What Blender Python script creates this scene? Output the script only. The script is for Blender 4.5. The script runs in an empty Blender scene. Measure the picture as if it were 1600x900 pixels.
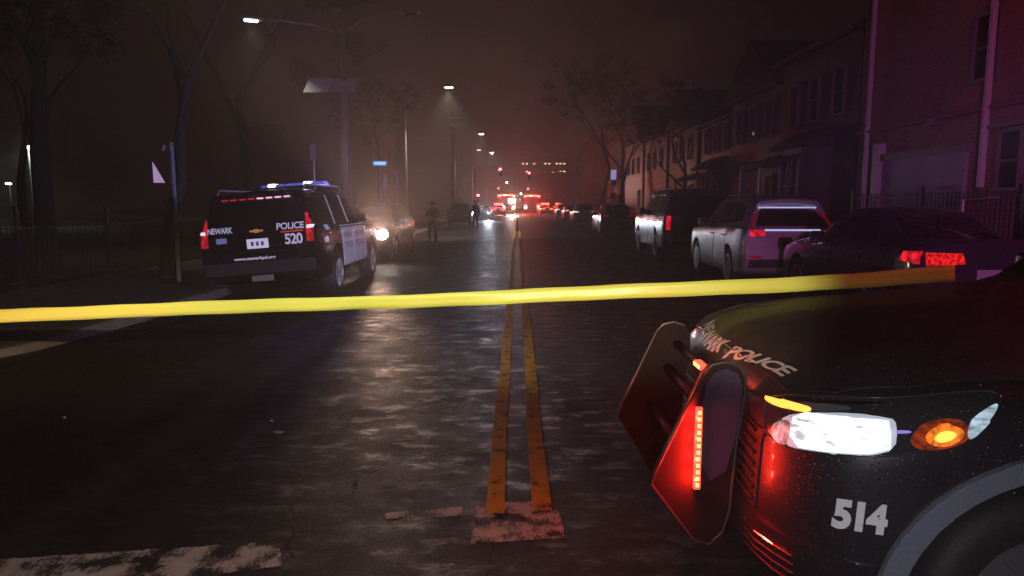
import bpy, bmesh, math, random
from mathutils import Vector, Matrix, Quaternion
from mathutils.bvhtree import BVHTree
R = math.radians
random.seed(7)
SC = bpy.context.scene
COL = SC.collection

# ------------------------------------------------------------------ camera, sky, haze air, exposure
F, HZ, VX, CH = 1080.0, 318.0, 808.0, 1.6
PITCH = math.atan((450 - HZ) / F)
YAW = math.atan((VX - 800) / F)
cam_data = bpy.data.cameras.new('camera'); cam_data.sensor_width = 36; cam_data.lens = F / 1600 * 36
cam_data.clip_start = 0.05; cam_data.clip_end = 3000
cam = bpy.data.objects.new('camera', cam_data); COL.objects.link(cam)
cam.location = (0, 0, CH); cam.rotation_euler = (math.pi / 2 - PITCH, 0, YAW)
SC.camera = cam
CM = Matrix.Translation((0, 0, CH)) @ cam.rotation_euler.to_matrix().to_4x4()

world = bpy.data.worlds.new('World'); SC.world = world; world.use_nodes = True
wn, wl = world.node_tree.nodes, world.node_tree.links
bg = wn['Background']
sky = wn.new('ShaderNodeTexSky'); sky.sky_type = 'NISHITA'; sky.sun_disc = False
sky.sun_elevation = R(-8); sky.sun_rotation = R(200)
geo = wn.new('ShaderNodeTexCoord'); sep = wn.new('ShaderNodeSeparateXYZ'); ramp = wn.new('ShaderNodeValToRGB')
wl.new(geo.outputs['Generated'], sep.inputs[0]); wl.new(sep.outputs['Z'], ramp.inputs[0])
ramp.color_ramp.elements[0].position = 0.0; ramp.color_ramp.elements[0].color = (0.019, 0.0095, 0.0085, 1)
ramp.color_ramp.elements[1].position = 0.9; ramp.color_ramp.elements[1].color = (0.0065, 0.0036, 0.0042, 1)
e = ramp.color_ramp.elements.new(0.25); e.color = (0.012, 0.0062, 0.0064, 1)
add = wn.new('ShaderNodeMix'); add.data_type = 'RGBA'; add.blend_type = 'ADD'; add.inputs[0].default_value = 0.02
wl.new(ramp.outputs[0], add.inputs[6]); wl.new(sky.outputs[0], add.inputs[7])
wl.new(add.outputs[2], bg.inputs[0]); bg.inputs[1].default_value = 0.38

SC.view_settings.view_transform = 'Standard'; SC.view_settings.look = 'None'
SC.view_settings.exposure = 0.0; SC.view_settings.gamma = 1.0
SC.render.engine = 'CYCLES'
cy = SC.cycles
cy.use_denoising = True
try: cy.denoiser = 'OPENIMAGEDENOISE'
except Exception: pass
cy.max_bounces = 6; cy.diffuse_bounces = 2; cy.glossy_bounces = 3; cy.transmission_bounces = 4
cy.volume_bounces = 0; cy.sample_clamp_indirect = 3.0; cy.caustics_reflective = False; cy.caustics_refractive = False
cy.use_light_tree = True
HAZE = 0.0042

# ------------------------------------------------------------------ helpers
def at(px, py, d):
    "world point seen at photo pixel px,py at forward distance d along the road"
    v = CM.to_3x3() @ Vector(((px - 800) / F, -(py - 450) / F, -1))
    v *= d / v.y
    return Vector((v.x, v.y, CH + v.z))

def ray(px, py):
    return (CM.to_3x3() @ Vector(((px - 800) / F, -(py - 450) / F, -1))).normalized()

def N(m, t): return m.node_tree.nodes.new(t)
_mats = {}
def mat(name, col=(.5, .5, .5), rough=.5, metal=0, spec=.5, emit=None, estr=0, coat=0, var=0, vscale=3, bump=0, bscale=30, sample=False):
    if name in _mats: return _mats[name]
    m = bpy.data.materials.new(name); m.use_nodes = True
    b = m.node_tree.nodes['Principled BSDF']; L = m.node_tree.links
    b.inputs['Base Color'].default_value = (*col, 1); b.inputs['Roughness'].default_value = rough
    b.inputs['Metallic'].default_value = metal; b.inputs['Specular IOR Level'].default_value = spec
    b.inputs['Coat Weight'].default_value = coat; b.inputs['Coat Roughness'].default_value = .05
    tc = N(m, 'ShaderNodeTexCoord')
    if emit:
        b.inputs['Emission Color'].default_value = (*emit, 1); b.inputs['Emission Strength'].default_value = estr
        if not sample: m.cycles.emission_sampling = 'NONE'
    if var or not emit:
        n = N(m, 'ShaderNodeTexNoise'); n.inputs['Scale'].default_value = vscale; n.inputs['Detail'].default_value = 6
        L.new(tc.outputs['Object'], n.inputs['Vector'])
        mx = N(m, 'ShaderNodeMix'); mx.data_type = 'RGBA'; v = var or .12
        mx.inputs[6].default_value = (*[c * (1 - v) for c in col], 1); mx.inputs[7].default_value = (*[min(1, c * (1 + v)) for c in col], 1)
        L.new(n.outputs[0], mx.inputs[0]); L.new(mx.outputs[2], b.inputs['Base Color'])
    if bump:
        n2 = N(m, 'ShaderNodeTexNoise'); n2.inputs['Scale'].default_value = bscale; n2.inputs['Detail'].default_value = 4
        L.new(tc.outputs['Object'], n2.inputs['Vector'])
        bp = N(m, 'ShaderNodeBump'); bp.inputs['Strength'].default_value = bump; bp.inputs['Distance'].default_value = .01
        L.new(n2.outputs[0], bp.inputs['Height']); L.new(bp.outputs[0], b.inputs['Normal'])
    _mats[name] = m
    return m

def wet_paint(name, col, rough=.25, dscale=260, strength=.6, coat=.8, metal=0):
    "car paint beaded with rain drops"
    if name in _mats: return _mats[name]
    m = bpy.data.materials.new(name); m.use_nodes = True
    b = m.node_tree.nodes['Principled BSDF']; L = m.node_tree.links
    b.inputs['Base Color'].default_value = (*col, 1); b.inputs['Roughness'].default_value = rough; b.inputs['Metallic'].default_value = metal
    b.inputs['Coat Weight'].default_value = coat; b.inputs['Coat Roughness'].default_value = .06
    tc = N(m, 'ShaderNodeTexCoord'); vo = N(m, 'ShaderNodeTexVoronoi'); vo.inputs['Scale'].default_value = dscale * .45
    ns = N(m, 'ShaderNodeTexNoise'); ns.inputs['Scale'].default_value = 9; ns.inputs['Detail'].default_value = 5
    L.new(tc.outputs['Object'], vo.inputs['Vector']); L.new(tc.outputs['Object'], ns.inputs['Vector'])
    mr = N(m, 'ShaderNodeMapRange'); mr.inputs['From Min'].default_value = 0; mr.inputs['From Max'].default_value = .32
    mr.inputs['To Min'].default_value = 1; mr.inputs['To Max'].default_value = 0; mr.interpolation_type = 'SMOOTHSTEP'
    L.new(vo.outputs['Distance'], mr.inputs[0])
    # only some cells carry a drop
    gt = N(m, 'ShaderNodeMath'); gt.operation = 'GREATER_THAN'; gt.inputs[1].default_value = .62
    sc_ = N(m, 'ShaderNodeSeparateColor'); L.new(vo.outputs['Color'], sc_.inputs[0]); L.new(sc_.outputs[0], gt.inputs[0])
    mu = N(m, 'ShaderNodeMath'); mu.operation = 'MULTIPLY'; L.new(mr.outputs[0], mu.inputs[0]); L.new(gt.outputs[0], mu.inputs[1])
    bp = N(m, 'ShaderNodeBump'); bp.inputs['Strength'].default_value = strength; bp.inputs['Distance'].default_value = .004
    L.new(mu.outputs[0], bp.inputs['Height']); L.new(bp.outputs[0], b.inputs['Normal']); L.new(bp.outputs[0], b.inputs['Coat Normal'])
    rr = N(m, 'ShaderNodeMapRange'); rr.inputs['To Min'].default_value = rough * .7; rr.inputs['To Max'].default_value = min(1, rough * 1.6)
    L.new(ns.outputs[0], rr.inputs[0]); L.new(rr.outputs[0], b.inputs['Roughness'])
    _mats[name] = m
    return m

def link(name, mesh, m=None, parent=None, smooth=False):
    if m is not None and len(mesh.materials) == 0: mesh.materials.append(m)
    o = bpy.data.objects.new(name, mesh); COL.objects.link(o)
    if parent is not None: o.parent = parent
    if smooth:
        for p in mesh.polygons: p.use_smooth = True
    return o

def obj(name, bm, m=None, parent=None, smooth=False):
    bmesh.ops.recalc_face_normals(bm, faces=bm.faces)
    me = bpy.data.meshes.new(name); bm.to_mesh(me); bm.free()
    if isinstance(m, (list, tuple)):
        for q in m: me.materials.append(q)
        m = None
    return link(name, me, m, parent, smooth)

def tag(o, label=None, cat=None, group=None, kind=None):
    if label: o['label'] = label
    if cat: o['category'] = cat
    if group: o['group'] = group
    if kind: o['kind'] = kind
    return o

def thing(name, label, cat, loc=(0, 0, 0), rz=0, group=None):
    o = bpy.data.objects.new(name, None); COL.objects.link(o)
    o.location = loc; o.rotation_euler = (0, 0, rz); o.empty_display_size = .2
    return tag(o, label, cat, group)

def dup(o, parent=None):
    c = o.copy(); COL.objects.link(c)
    if parent is not None: c.parent = parent
    for ch in [x for x in COL.objects if x.parent == o]: dup(ch, c)
    return c

def box(bm, c, s, rot=None, bev=0):
    r = bmesh.ops.create_cube(bm, size=1)
    vs = r['verts']
    bmesh.ops.scale(bm, vec=s, verts=vs)
    if bev:
        es = list({e for v in vs for e in v.link_edges})
        rb = bmesh.ops.bevel(bm, geom=es, offset=bev, segments=2, affect='EDGES', profile=.6)
        vs = list({v for f in rb['faces'] for v in f.verts} | {v for v in vs if v.is_valid})
    if rot is not None: bmesh.ops.rotate(bm, cent=(0, 0, 0), matrix=rot, verts=vs)
    bmesh.ops.translate(bm, vec=c, verts=vs)
    return bm
def bx(c, s, rot=None, bev=0): return box(bmesh.new(), c, s, rot, bev)

def tube(bm, pts, rad, n=8, cap=True):
    pts = [Vector(p) for p in pts]
    rads = rad if isinstance(rad, (list, tuple)) else [rad] * len(pts)
    rings = []; up = None
    for i, p in enumerate(pts):
        t = (pts[min(i + 1, len(pts) - 1)] - pts[max(i - 1, 0)]).normalized()
        if up is None:
            up = t.orthogonal().normalized()
        else:
            up = (up - t * up.dot(t))
            up = up.normalized() if up.length > 1e-6 else t.orthogonal().normalized()
        s = t.cross(up)
        rings.append([bm.verts.new(p + (up * math.cos(a) + s * math.sin(a)) * rads[i]) for a in [2 * math.pi * k / n for k in range(n)]])
    for a, b in zip(rings, rings[1:]):
        for k in range(n): bm.faces.new((a[k], a[(k + 1) % n], b[(k + 1) % n], b[k]))
    if cap and n > 2:
        bm.faces.new(rings[0][::-1]); bm.faces.new(rings[-1])
    return bm
def tb(pts, rad, n=8): return tube(bmesh.new(), pts, rad, n)

def lathe(bm, prof, c=(0, 0, 0), axis='z', n=24):
    M = {'z': Matrix.Identity(3), 'y': Matrix.Rotation(R(-90), 3, 'X'), 'x': Matrix.Rotation(R(90), 3, 'Y')}[axis]
    c = Vector(c); rings = []
    for r, z in prof:
        rings.append([bm.verts.new(c + M @ Vector((r * math.cos(2 * math.pi * k / n), r * math.sin(2 * math.pi * k / n), z))) for k in range(n)])
    for a, b in zip(rings, rings[1:]):
        for k in range(n): bm.faces.new((a[k], a[(k + 1) % n], b[(k + 1) % n], b[k]))
    bm.faces.new(rings[0][::-1]); bm.faces.new(rings[-1])
    return bm

def prism(bm, poly, axis, a, b):
    "polygon of (u,v) extruded along axis from a to b; axis x: (y,z), y: (x,z), z: (x,y)"
    def P(u, v, w): return {'x': (w, u, v), 'y': (u, w, v), 'z': (u, v, w)}[axis]
    A = [bm.verts.new(P(u, v, a)) for u, v in poly]; B = [bm.verts.new(P(u, v, b)) for u, v in poly]
    bm.faces.new(A); bm.faces.new(B[::-1]); n = len(poly)
    for i in range(n): bm.faces.new((A[i], B[i], B[(i + 1) % n], A[(i + 1) % n]))
    return bm

def spot(name, loc, target, power, col, angle=90, blend=.5, size=.05, parent=None):
    l = bpy.data.lights.new(name, 'SPOT'); l.energy = power; l.color = col; l.spot_size = R(angle); l.spot_blend = blend; l.shadow_soft_size = size
    o = bpy.data.objects.new(name, l); COL.objects.link(o)
    o.location = loc; d = Vector(target) - Vector(loc)
    o.rotation_mode = 'QUATERNION'; o.rotation_quaternion = d.to_track_quat('-Z', 'Y')
    if parent: o.parent = parent
    return o
def point(name, loc, power, col, size=.05, parent=None):
    l = bpy.data.lights.new(name, 'POINT'); l.energy = power; l.color = col; l.shadow_soft_size = size
    o = bpy.data.objects.new(name, l); COL.objects.link(o); o.location = loc
    if parent: o.parent = parent
    return o

# ------------------------------------------------------------------ materials
def asphalt(name='wet_asphalt'):
    m = bpy.data.materials.new(name); m.use_nodes = True
    b = m.node_tree.nodes['Principled BSDF']; L = m.node_tree.links
    tc = N(m, 'ShaderNodeTexCoord')
    def noise(s, d=6, r=.55, vec=None):
        n = N(m, 'ShaderNodeTexNoise'); n.inputs['Scale'].default_value = s; n.inputs['Detail'].default_value = d; n.inputs['Roughness'].default_value = r
        L.new(vec or tc.outputs['Object'], n.inputs['Vector']); return n.outputs[0]
    def mr(src, a, c, lo, hi, sm=False):
        q = N(m, 'ShaderNodeMapRange'); q.inputs['From Min'].default_value = a; q.inputs['From Max'].default_value = c
        if sm: q.interpolation_type = 'SMOOTHSTEP'
        q.inputs['To Min'].default_value = lo; q.inputs['To Max'].default_value = hi; L.new(src, q.inputs[0]); return q.outputs[0]
    def mth(op, a, b_):
        q = N(m, 'ShaderNodeMath'); q.operation = op
        for k, v in enumerate((a, b_)):
            if isinstance(v, (int, float)): q.inputs[k].default_value = v
            else: L.new(v, q.inputs[k])
        return q.outputs[0]
    big = noise(.30, 3); mid = noise(2.2, 6); fine = noise(45, 5, .75); grit = noise(170, 3, .7)
    mp = N(m, 'ShaderNodeMapping'); mp.inputs['Scale'].default_value = (.55, 1, 1); L.new(tc.outputs['Object'], mp.inputs[0])
    film = noise(6.5, 11, .72, mp.outputs[0])
    # laid patches: broad cells, each a slightly different tone
    vo = N(m, 'ShaderNodeTexVoronoi'); vo.inputs['Scale'].default_value = .22; vo.distance = 'CHEBYCHEV'; L.new(tc.outputs['Object'], vo.inputs['Vector'])
    sc_ = N(m, 'ShaderNodeSeparateColor'); L.new(vo.outputs['Color'], sc_.inputs[0])
    # cracks
    wv = N(m, 'ShaderNodeMix'); wv.data_type = 'RGBA'; wv.inputs[0].default_value = .12
    nz = N(m, 'ShaderNodeTexNoise'); nz.inputs['Scale'].default_value = 2.5; nz.inputs['Detail'].default_value = 6; L.new(tc.outputs['Object'], nz.inputs['Vector'])
    L.new(tc.outputs['Object'], wv.inputs[6]); L.new(nz.outputs[1], wv.inputs[7])
    ve = N(m, 'ShaderNodeTexVoronoi'); ve.feature = 'DISTANCE_TO_EDGE'; ve.inputs['Scale'].default_value = .75; L.new(wv.outputs[2], ve.inputs['Vector'])
    crack = mth('MULTIPLY', mr(ve.outputs['Distance'], .002, .008, 1, 0), mr(mid, .48, .56, 0, 1))
    mx = N(m, 'ShaderNodeMix'); mx.data_type = 'RGBA'
    mx.inputs[6].default_value = (.012, .011, .010, 1); mx.inputs[7].default_value = (.044, .040, .037, 1)
    L.new(mth('MULTIPLY', mth('ADD', mr(mid, .3, .7, 0, .6), mr(sc_.outputs[0], 0, 1, 0, .4)), mth('SUBTRACT', 1, crack)), mx.inputs[0])
    mx2 = N(m, 'ShaderNodeMix'); mx2.data_type = 'RGBA'; mx2.blend_type = 'MULTIPLY'; mx2.inputs[0].default_value = .85
    L.new(mx.outputs[2], mx2.inputs[6]); L.new(mr(grit, .35, .65, .35, 1.7), mx2.inputs[7])
    L.new(mx2.outputs[2], b.inputs['Base Color'])
    wet = mth('MULTIPLY', mr(film, .48, .68, 0, 1, True), mr(big, .36, .58, .15, 1))
    L.new(mth('SUBTRACT', mr(mid, .3, .7, .46, .64), mth('MULTIPLY', wet, .28)), b.inputs['Roughness'])
    hs = mth('ADD', mth('MULTIPLY', fine, .6), mth('ADD', mth('MULTIPLY', grit, .55), mth('MULTIPLY', crack, -.25)))
    h2 = mth('ADD', hs, mth('MULTIPLY', film, .45))
    bp = N(m, 'ShaderNodeBump'); bp.inputs['Distance'].default_value = .026
    L.new(mr(wet, 0, 1, .95, .45), bp.inputs['Strength']); L.new(h2, bp.inputs['Height']); L.new(bp.outputs[0], b.inputs['Normal'])
    L.new(mr(wet, 0, 1, .12, .42), b.inputs['Specular IOR Level'])
    return m
ASPH = asphalt()

def worn_paint(name, col, wear=.5, rough=.35):
    m = bpy.data.materials.new(name); m.use_nodes = True
    b = m.node_tree.nodes['Principled BSDF']; L = m.node_tree.links
    tc = N(m, 'ShaderNodeTexCoord')
    n = N(m, 'ShaderNodeTexNoise'); n.inputs['Scale'].default_value = 55; n.inputs['Detail'].default_value = 12; n.inputs['Roughness'].default_value = .9
    mp = N(m, 'ShaderNodeMapping'); mp.inputs['Scale'].default_value = (1, .45, 1); mp.inputs['Rotation'].default_value = (0, 0, R(35))
    L.new(tc.outputs['Object'], mp.inputs[0]); L.new(mp.outputs[0], n.inputs['Vector'])
    q = N(m, 'ShaderNodeMapRange'); q.inputs['From Min'].default_value = wear - .07; q.inputs['From Max'].default_value = wear + .07
    L.new(n.outputs[0], q.inputs[0])
    mx = N(m, 'ShaderNodeMix'); mx.data_type = 'RGBA'; mx.inputs[6].default_value = (*[c * .55 for c in col], 1); mx.inputs[7].default_value = (*col, 1)
    n3 = N(m, 'ShaderNodeTexNoise'); n3.inputs['Scale'].default_value = 7; n3.inputs['Detail'].default_value = 8; L.new(tc.outputs['Object'], n3.inputs['Vector'])
    L.new(n3.outputs[0], mx.inputs[0]); L.new(mx.outputs[2], b.inputs['Base Color'])
    am = N(m, 'ShaderNodeMath'); am.operation = 'MULTIPLY_ADD'; L.new(n3.outputs[0], am.inputs[0]); am.inputs[1].default_value = .9; am.inputs[2].default_value = -.45
    ad = N(m, 'ShaderNodeMath'); ad.operation = 'ADD'; L.new(n.outputs[0], ad.inputs[0]); L.new(am.outputs[0], ad.inputs[1]); L.new(ad.outputs[0], q.inputs[0])
    L.new(q.outputs[0], b.inputs['Alpha'])
    b.inputs['Roughness'].default_value = rough
    bp = N(m, 'ShaderNodeBump'); bp.inputs['Strength'].default_value = .2; bp.inputs['Distance'].default_value = .003
    b.inputs['Specular IOR Level'].default_value = .25
    n2 = N(m, 'ShaderNodeTexNoise'); n2.inputs['Scale'].default_value = 150
    L.new(tc.outputs['Object'], n2.inputs['Vector']); L.new(n2.outputs[0], bp.inputs['Height']); L.new(bp.outputs[0], b.inputs['Normal'])
    return m

def brick_mat(name, c1, c2, mortar, scale=1.0):
    m = bpy.data.materials.new(name); m.use_nodes = True
    b = m.node_tree.nodes['Principled BSDF']; L = m.node_tree.links
    tc = N(m, 'ShaderNodeTexCoord'); mp = N(m, 'ShaderNodeMapping'); mp.inputs['Rotation'].default_value = (R(90), 0, R(90))
    # faces look along x: use y,z
    sx = N(m, 'ShaderNodeSeparateXYZ'); cx = N(m, 'ShaderNodeCombineXYZ'); L.new(tc.outputs['Object'], sx.inputs[0])
    ad = N(m, 'ShaderNodeMath'); ad.operation = 'ADD'; L.new(sx.outputs[0], ad.inputs[0]); L.new(sx.outputs[1], ad.inputs[1])
    L.new(ad.outputs[0], cx.inputs[0]); L.new(sx.outputs[2], cx.inputs[1])
    br = N(m, 'ShaderNodeTexBrick'); br.inputs['Scale'].default_value = scale
    br.inputs['Brick Width'].default_value = .22; br.inputs['Row Height'].default_value = .075; br.inputs['Mortar Size'].default_value = .008
    br.inputs['Color1'].default_value = (*c1, 1); br.inputs['Color2'].default_value = (*c2, 1); br.inputs['Mortar'].default_value = (*mortar, 1)
    L.new(cx.outputs[0], br.inputs['Vector'])
    n = N(m, 'ShaderNodeTexNoise'); n.inputs['Scale'].default_value = .8; n.inputs['Detail'].default_value = 7; L.new(tc.outputs['Object'], n.inputs['Vector'])
    mx = N(m, 'ShaderNodeMix'); mx.data_type = 'RGBA'; mx.blend_type = 'MULTIPLY'; mx.inputs[0].default_value = .7
    L.new(br.outputs[0], mx.inputs[6]); L.new(n.outputs[1], mx.inputs[7])
    hs = N(m, 'ShaderNodeHueSaturation'); hs.inputs['Saturation'].default_value = .9; hs.inputs['Value'].default_value = 1.5
    L.new(mx.outputs[2], hs.inputs['Color']); L.new(hs.outputs[0], b.inputs['Base Color'])
    bp = N(m, 'ShaderNodeBump'); bp.inputs['Strength'].default_value = .5; bp.inputs['Distance'].default_value = .01; bp.invert = True
    L.new(br.outputs['Fac'], bp.inputs['Height']); L.new(bp.outputs[0], b.inputs['Normal']); b.inputs['Roughness'].default_value = .8
    return m

def siding_mat(name, col):
    m = bpy.data.materials.new(name); m.use_nodes = True
    b = m.node_tree.nodes['Principled BSDF']; L = m.node_tree.links
    tc = N(m, 'ShaderNodeTexCoord'); sx = N(m, 'ShaderNodeSeparateXYZ'); L.new(tc.outputs['Object'], sx.inputs[0])
    mu = N(m, 'ShaderNodeMath'); mu.operation = 'MULTIPLY'; mu.inputs[1].default_value = 1 / .18; L.new(sx.outputs[2], mu.inputs[0])
    fr = N(m, 'ShaderNodeMath'); fr.operation = 'FRACT'; L.new(mu.outputs[0], fr.inputs[0])
    bp = N(m, 'ShaderNodeBump'); bp.inputs['Strength'].default_value = .8; bp.inputs['Distance'].default_value = .03
    L.new(fr.outputs[0], bp.inputs['Height']); L.new(bp.outputs[0], b.inputs['Normal'])
    n = N(m, 'ShaderNodeTexNoise'); n.inputs['Scale'].default_value = 1.5; n.inputs['Detail'].default_value = 8; L.new(tc.outputs['Object'], n.inputs['Vector'])
    mx = N(m, 'ShaderNodeMix'); mx.data_type = 'RGBA'; mx.inputs[6].default_value = (*[c * .7 for c in col], 1); mx.inputs[7].default_value = (*[c * 1.15 for c in col], 1)
    L.new(n.outputs[0], mx.inputs[0]); L.new(mx.outputs[2], b.inputs['Base Color']); b.inputs['Roughness'].default_value = .6
    return m

M_CONC = mat('sidewalk_concrete', (.17, .16, .145), .42, var=.35, vscale=2, bump=.5, bscale=60)
M_KERB = mat('kerb_concrete', (.24, .23, .21), .5, var=.3, vscale=4, bump=.5, bscale=50)
M_GRASS = mat('dirt_ground', (.035, .032, .022), .9, var=.4, vscale=3, bump=.8, bscale=25)
M_BRICK = brick_mat('red_brick', (.30, .095, .07), (.38, .14, .095), (.30, .27, .25))
M_BRICK2 = brick_mat('dark_brown_brick', (.09, .055, .045), (.12, .075, .06), (.12, .11, .10))
M_SIDE = siding_mat('grey_siding', (.085, .088, .12)); M_SIDE2 = siding_mat('tan_siding', (.11, .088, .066))
M_GARAGE = siding_mat('pale_garage_panel', (.42, .45, .52))
M_TRIM = mat('weathered_trim', (.20, .19, .19), .5)
M_ROOF = mat('roof_shingle', (.05, .045, .045), .8, var=.3, vscale=12)
M_GLASSD = mat('dark_window_glass', (.012, .012, .016), .06, spec=.7)
M_IRON = mat('black_iron', (.02, .02, .022), .4, metal=.3)
M_STEEL = mat('galvanised_steel', (.42, .42, .43), .45, metal=.5, var=.2)
M_WHITEPIPE = mat('white_pipe', (.75, .74, .76), .4)
M_BARK = mat('bark', (.055, .044, .036), .85, var=.4, vscale=10, bump=.8, bscale=20)
M_TWIG = mat('twig', (.04, .032, .027), .85)
M_WOOD = mat('utility_wood', (.16, .13, .10), .8, var=.3)
M_RUBBER = mat('tyre_rubber', (.02, .02, .02), .7, bump=.3, bscale=40)
M_RIM = mat('alloy_rim', (.5, .5, .52), .3, metal=.9)
M_RIMD = mat('dark_steel_rim', (.30, .30, .32), .4, metal=.7)
M_BLACKPL = mat('black_plastic', (.018, .018, .02), .45, bump=.2, bscale=200)
M_CHROME = mat('chrome', (.75, .75, .77), .15, metal=1)
M_REDLENS = mat('red_tail_lens', (.35, .01, .01), .15, spec=.7, emit=(1, .02, .015), estr=.06)
def emit_tex(m, scale=40, lo=.2, hi=1.6, stretch=(1, 1, 1)):
    b = m.node_tree.nodes['Principled BSDF']; L = m.node_tree.links; base = b.inputs['Emission Strength'].default_value
    tc = N(m, 'ShaderNodeTexCoord'); mp = N(m, 'ShaderNodeMapping'); mp.inputs['Scale'].default_value = stretch
    v = N(m, 'ShaderNodeTexNoise'); v.inputs['Scale'].default_value = scale; v.inputs['Detail'].default_value = 3
    L.new(tc.outputs['Object'], mp.inputs[0]); L.new(mp.outputs[0], v.inputs['Vector'])
    q = N(m, 'ShaderNodeMapRange'); q.inputs['From Min'].default_value = .35; q.inputs['From Max'].default_value = .65; q.inputs['To Min'].default_value = base * lo; q.inputs['To Max'].default_value = base * hi
    L.new(v.outputs[0], q.inputs[0]); L.new(q.outputs[0], b.inputs['Emission Strength']); return m
M_REFL = mat('decal_white', (.80, .80, .82), .4)

# ------------------------------------------------------------------ ground, road, kerbs, sidewalks
def rz(x, y):
    t = max(0, min(1, (y - 6) / 4)); t = t * t * (3 - 2 * t)
    return -0.015 * abs(x) * t

bm = bmesh.new(); bmesh.ops.create_grid(bm, x_segments=8, y_segments=8, size=380); bmesh.ops.translate(bm, vec=(0, 300, -.2), verts=bm.verts)
tag(obj('ground', bm, M_GRASS), kind='structure')
bm = bmesh.new()
ys = [-30, -10, 0, 4, 6, 7, 8, 9, 10, 12, 20, 60, 150, 420]; xs = [-5.5, -4, -2, -1, 0, 1, 2, 4, 6.75]
g = [[bm.verts.new((x, y, rz(x, y))) for x in xs] for y in ys]
for j in range(len(ys) - 1):
    for i in range(len(xs) - 1): bm.faces.new((g[j][i], g[j][i + 1], g[j + 1][i + 1], g[j + 1][i]))
for a, b_ in ((-70, -5.5), (6.75, 70)):   # the crossing street
    bm.faces.new([bm.verts.new(p) for p in ((a, -30, 0), (b_, -30, 0), (b_, 6, 0), (a, 6, 0))])
    # apron under the kerb corners
for s, x0, x1 in ((-1, -9, -5.5), (1, 6.75, 10)):
    bm.faces.new([bm.verts.new(p) for p in ((x0, 6, 0), (x1, 6, 0), (x1, 9, -.085), (x0, 9, -.085))])
obj_road = tag(obj('road', bm, ASPH), kind='structure')

def corner(xk, y0, rad, sgn, n=8):
    "kerb line: from far along the road, round the corner, out along the crossing street"
    pts = [(xk, 400), (xk, y0 + rad)]
    for k in range(1, n + 1):
        a = math.pi / 2 * k / n
        pts.append((xk + sgn * rad * (1 - math.cos(a)), y0 + rad * (1 - math.sin(a))))
    pts.append((sgn * 70, y0))
    return pts
def kerbed(name_s, xk, y0, rad, sgn, outer):
    line = corner(xk, y0, rad, sgn); top = .07
    # kerb strip
    inner = corner(xk + sgn * .16, y0 + .16, rad - .1, sgn)
    bm = bmesh.new()
    rows = [[bm.verts.new((x, y, z)) for x, y in ln] for ln, z in ((line, -.25), (line, top - .02), ([(p[0] * .85 + q[0] * .15, p[1] * .85 + q[1] * .15) for p, q in zip(line, inner)], top), (inner, top), (inner, -.25))]
    for a, b_ in zip(rows, rows[1:]):
        for i in range(len(a) - 1): bm.faces.new((a[i], a[i + 1], b_[i + 1], b_[i]))
    tag(obj('kerb', bm, M_KERB), kind='structure')
    bm = bmesh.new()
    poly = inner + [(sgn * 70, 12), (sgn * 12, 12), (outer, 14), (outer, 400)]
    poly = [(x, y) for x, y in inner] + [(sgn * 70, y0 + 3.2), (outer, y0 + 3.2), (outer, 400)]
    vs = [bm.verts.new((x, y, top - .004)) for x, y in poly]; f = bm.faces.new(vs)
    bmesh.ops.triangulate(bm, faces=[f])
    tag(obj('sidewalk', bm, M_CONC), kind='structure')
    bm = bmesh.new()
    bm.faces.new([bm.verts.new(p) for p in ((outer, y0 + 3.2, .062), (sgn * 90, y0 + 3.2, .062), (sgn * 90, 400, .062), (outer, 400, .062))])
    tag(obj('yard_ground', bm, M_GRASS), kind='structure')
kerbed('l', -5.35, 6.3, 1.3, -1, -8.9)
kerbed('r', 6.6, 7.0, 1.3, 1, 8.7)
# sidewalk joints as thin dark grooves
M_JOINT = mat('joint_dark', (.03, .03, .03), .8)
bm = bmesh.new()
for y in [8.5 + 1.5 * k for k in range(30)]:
    box(bm, (-7.2, y, .0675), (3.3, .014, .004)); box(bm, (7.7, y, .0675), (1.8, .014, .004))
tag(obj('sidewalk_joints', bm, M_JOINT), kind='structure')

# painted lines
M_YEL = worn_paint('yellow_line_paint', (.80, .42, .03), .38, .6)
M_WHT = worn_paint('white_line_paint', (.62, .60, .60), .49, .6)
def strip(name, pts, m, lift=.0012):
    bm = bmesh.new()
    rnd = random.Random(len(pts) + int(abs(pts[0][0][0]) * 100))
    for q in pts:
        if name == 'crosswalk_stripe':
            r_ = []
            for (ax, ay), (bx_, by) in zip(q, q[1:] + q[:1]):
                n_ = max(2, int(math.hypot(bx_ - ax, by - ay) / .02))
                for k in range(n_): t_ = k / n_; r_.append((ax + (bx_ - ax) * t_ + rnd.gauss(0, .0025), ay + (by - ay) * t_ + rnd.gauss(0, .003)))
            q = r_
        bm.faces.new([bm.verts.new((x, y, rz(x, y) + lift)) for x, y in q])
    if name == 'crosswalk_stripe': bmesh.ops.triangulate(bm, faces=bm.faces[:])
    return tag(obj(name, bm, m), kind='structure')
def ychunks(x0, x1, y0, y1):
    y_ = [y0] + [t for t in (6, 6.5, 7, 7.5, 8, 8.5, 9, 9.5, 10) if t > y0] + [30, 90, y1]
    return [((x0, a), (x1, a), (x1, b_), (x0, b_)) for a, b_ in zip(y_, y_[1:])]
def wob(y): return .004 * math.sin(y * .9) + .003 * math.sin(y * 2.3)
def line_chunks(x0, x1, y0, y1, n=60):
    ys_ = [y0 + (y1 - y0) * (k / n) ** 2.2 for k in range(n + 1)]
    return [((x0 + wob(a), a), (x1 + wob(a), a), (x1 + wob(b_), b_), (x0 + wob(b_), b_)) for a, b_ in zip(ys_, ys_[1:])]
strip('yellow_line', line_chunks(-.165, -.068, 3.42, 160), M_YEL, .0026)
strip('yellow_line', line_chunks(.078, .182, 3.46, 160), M_YEL, .0026)
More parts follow.
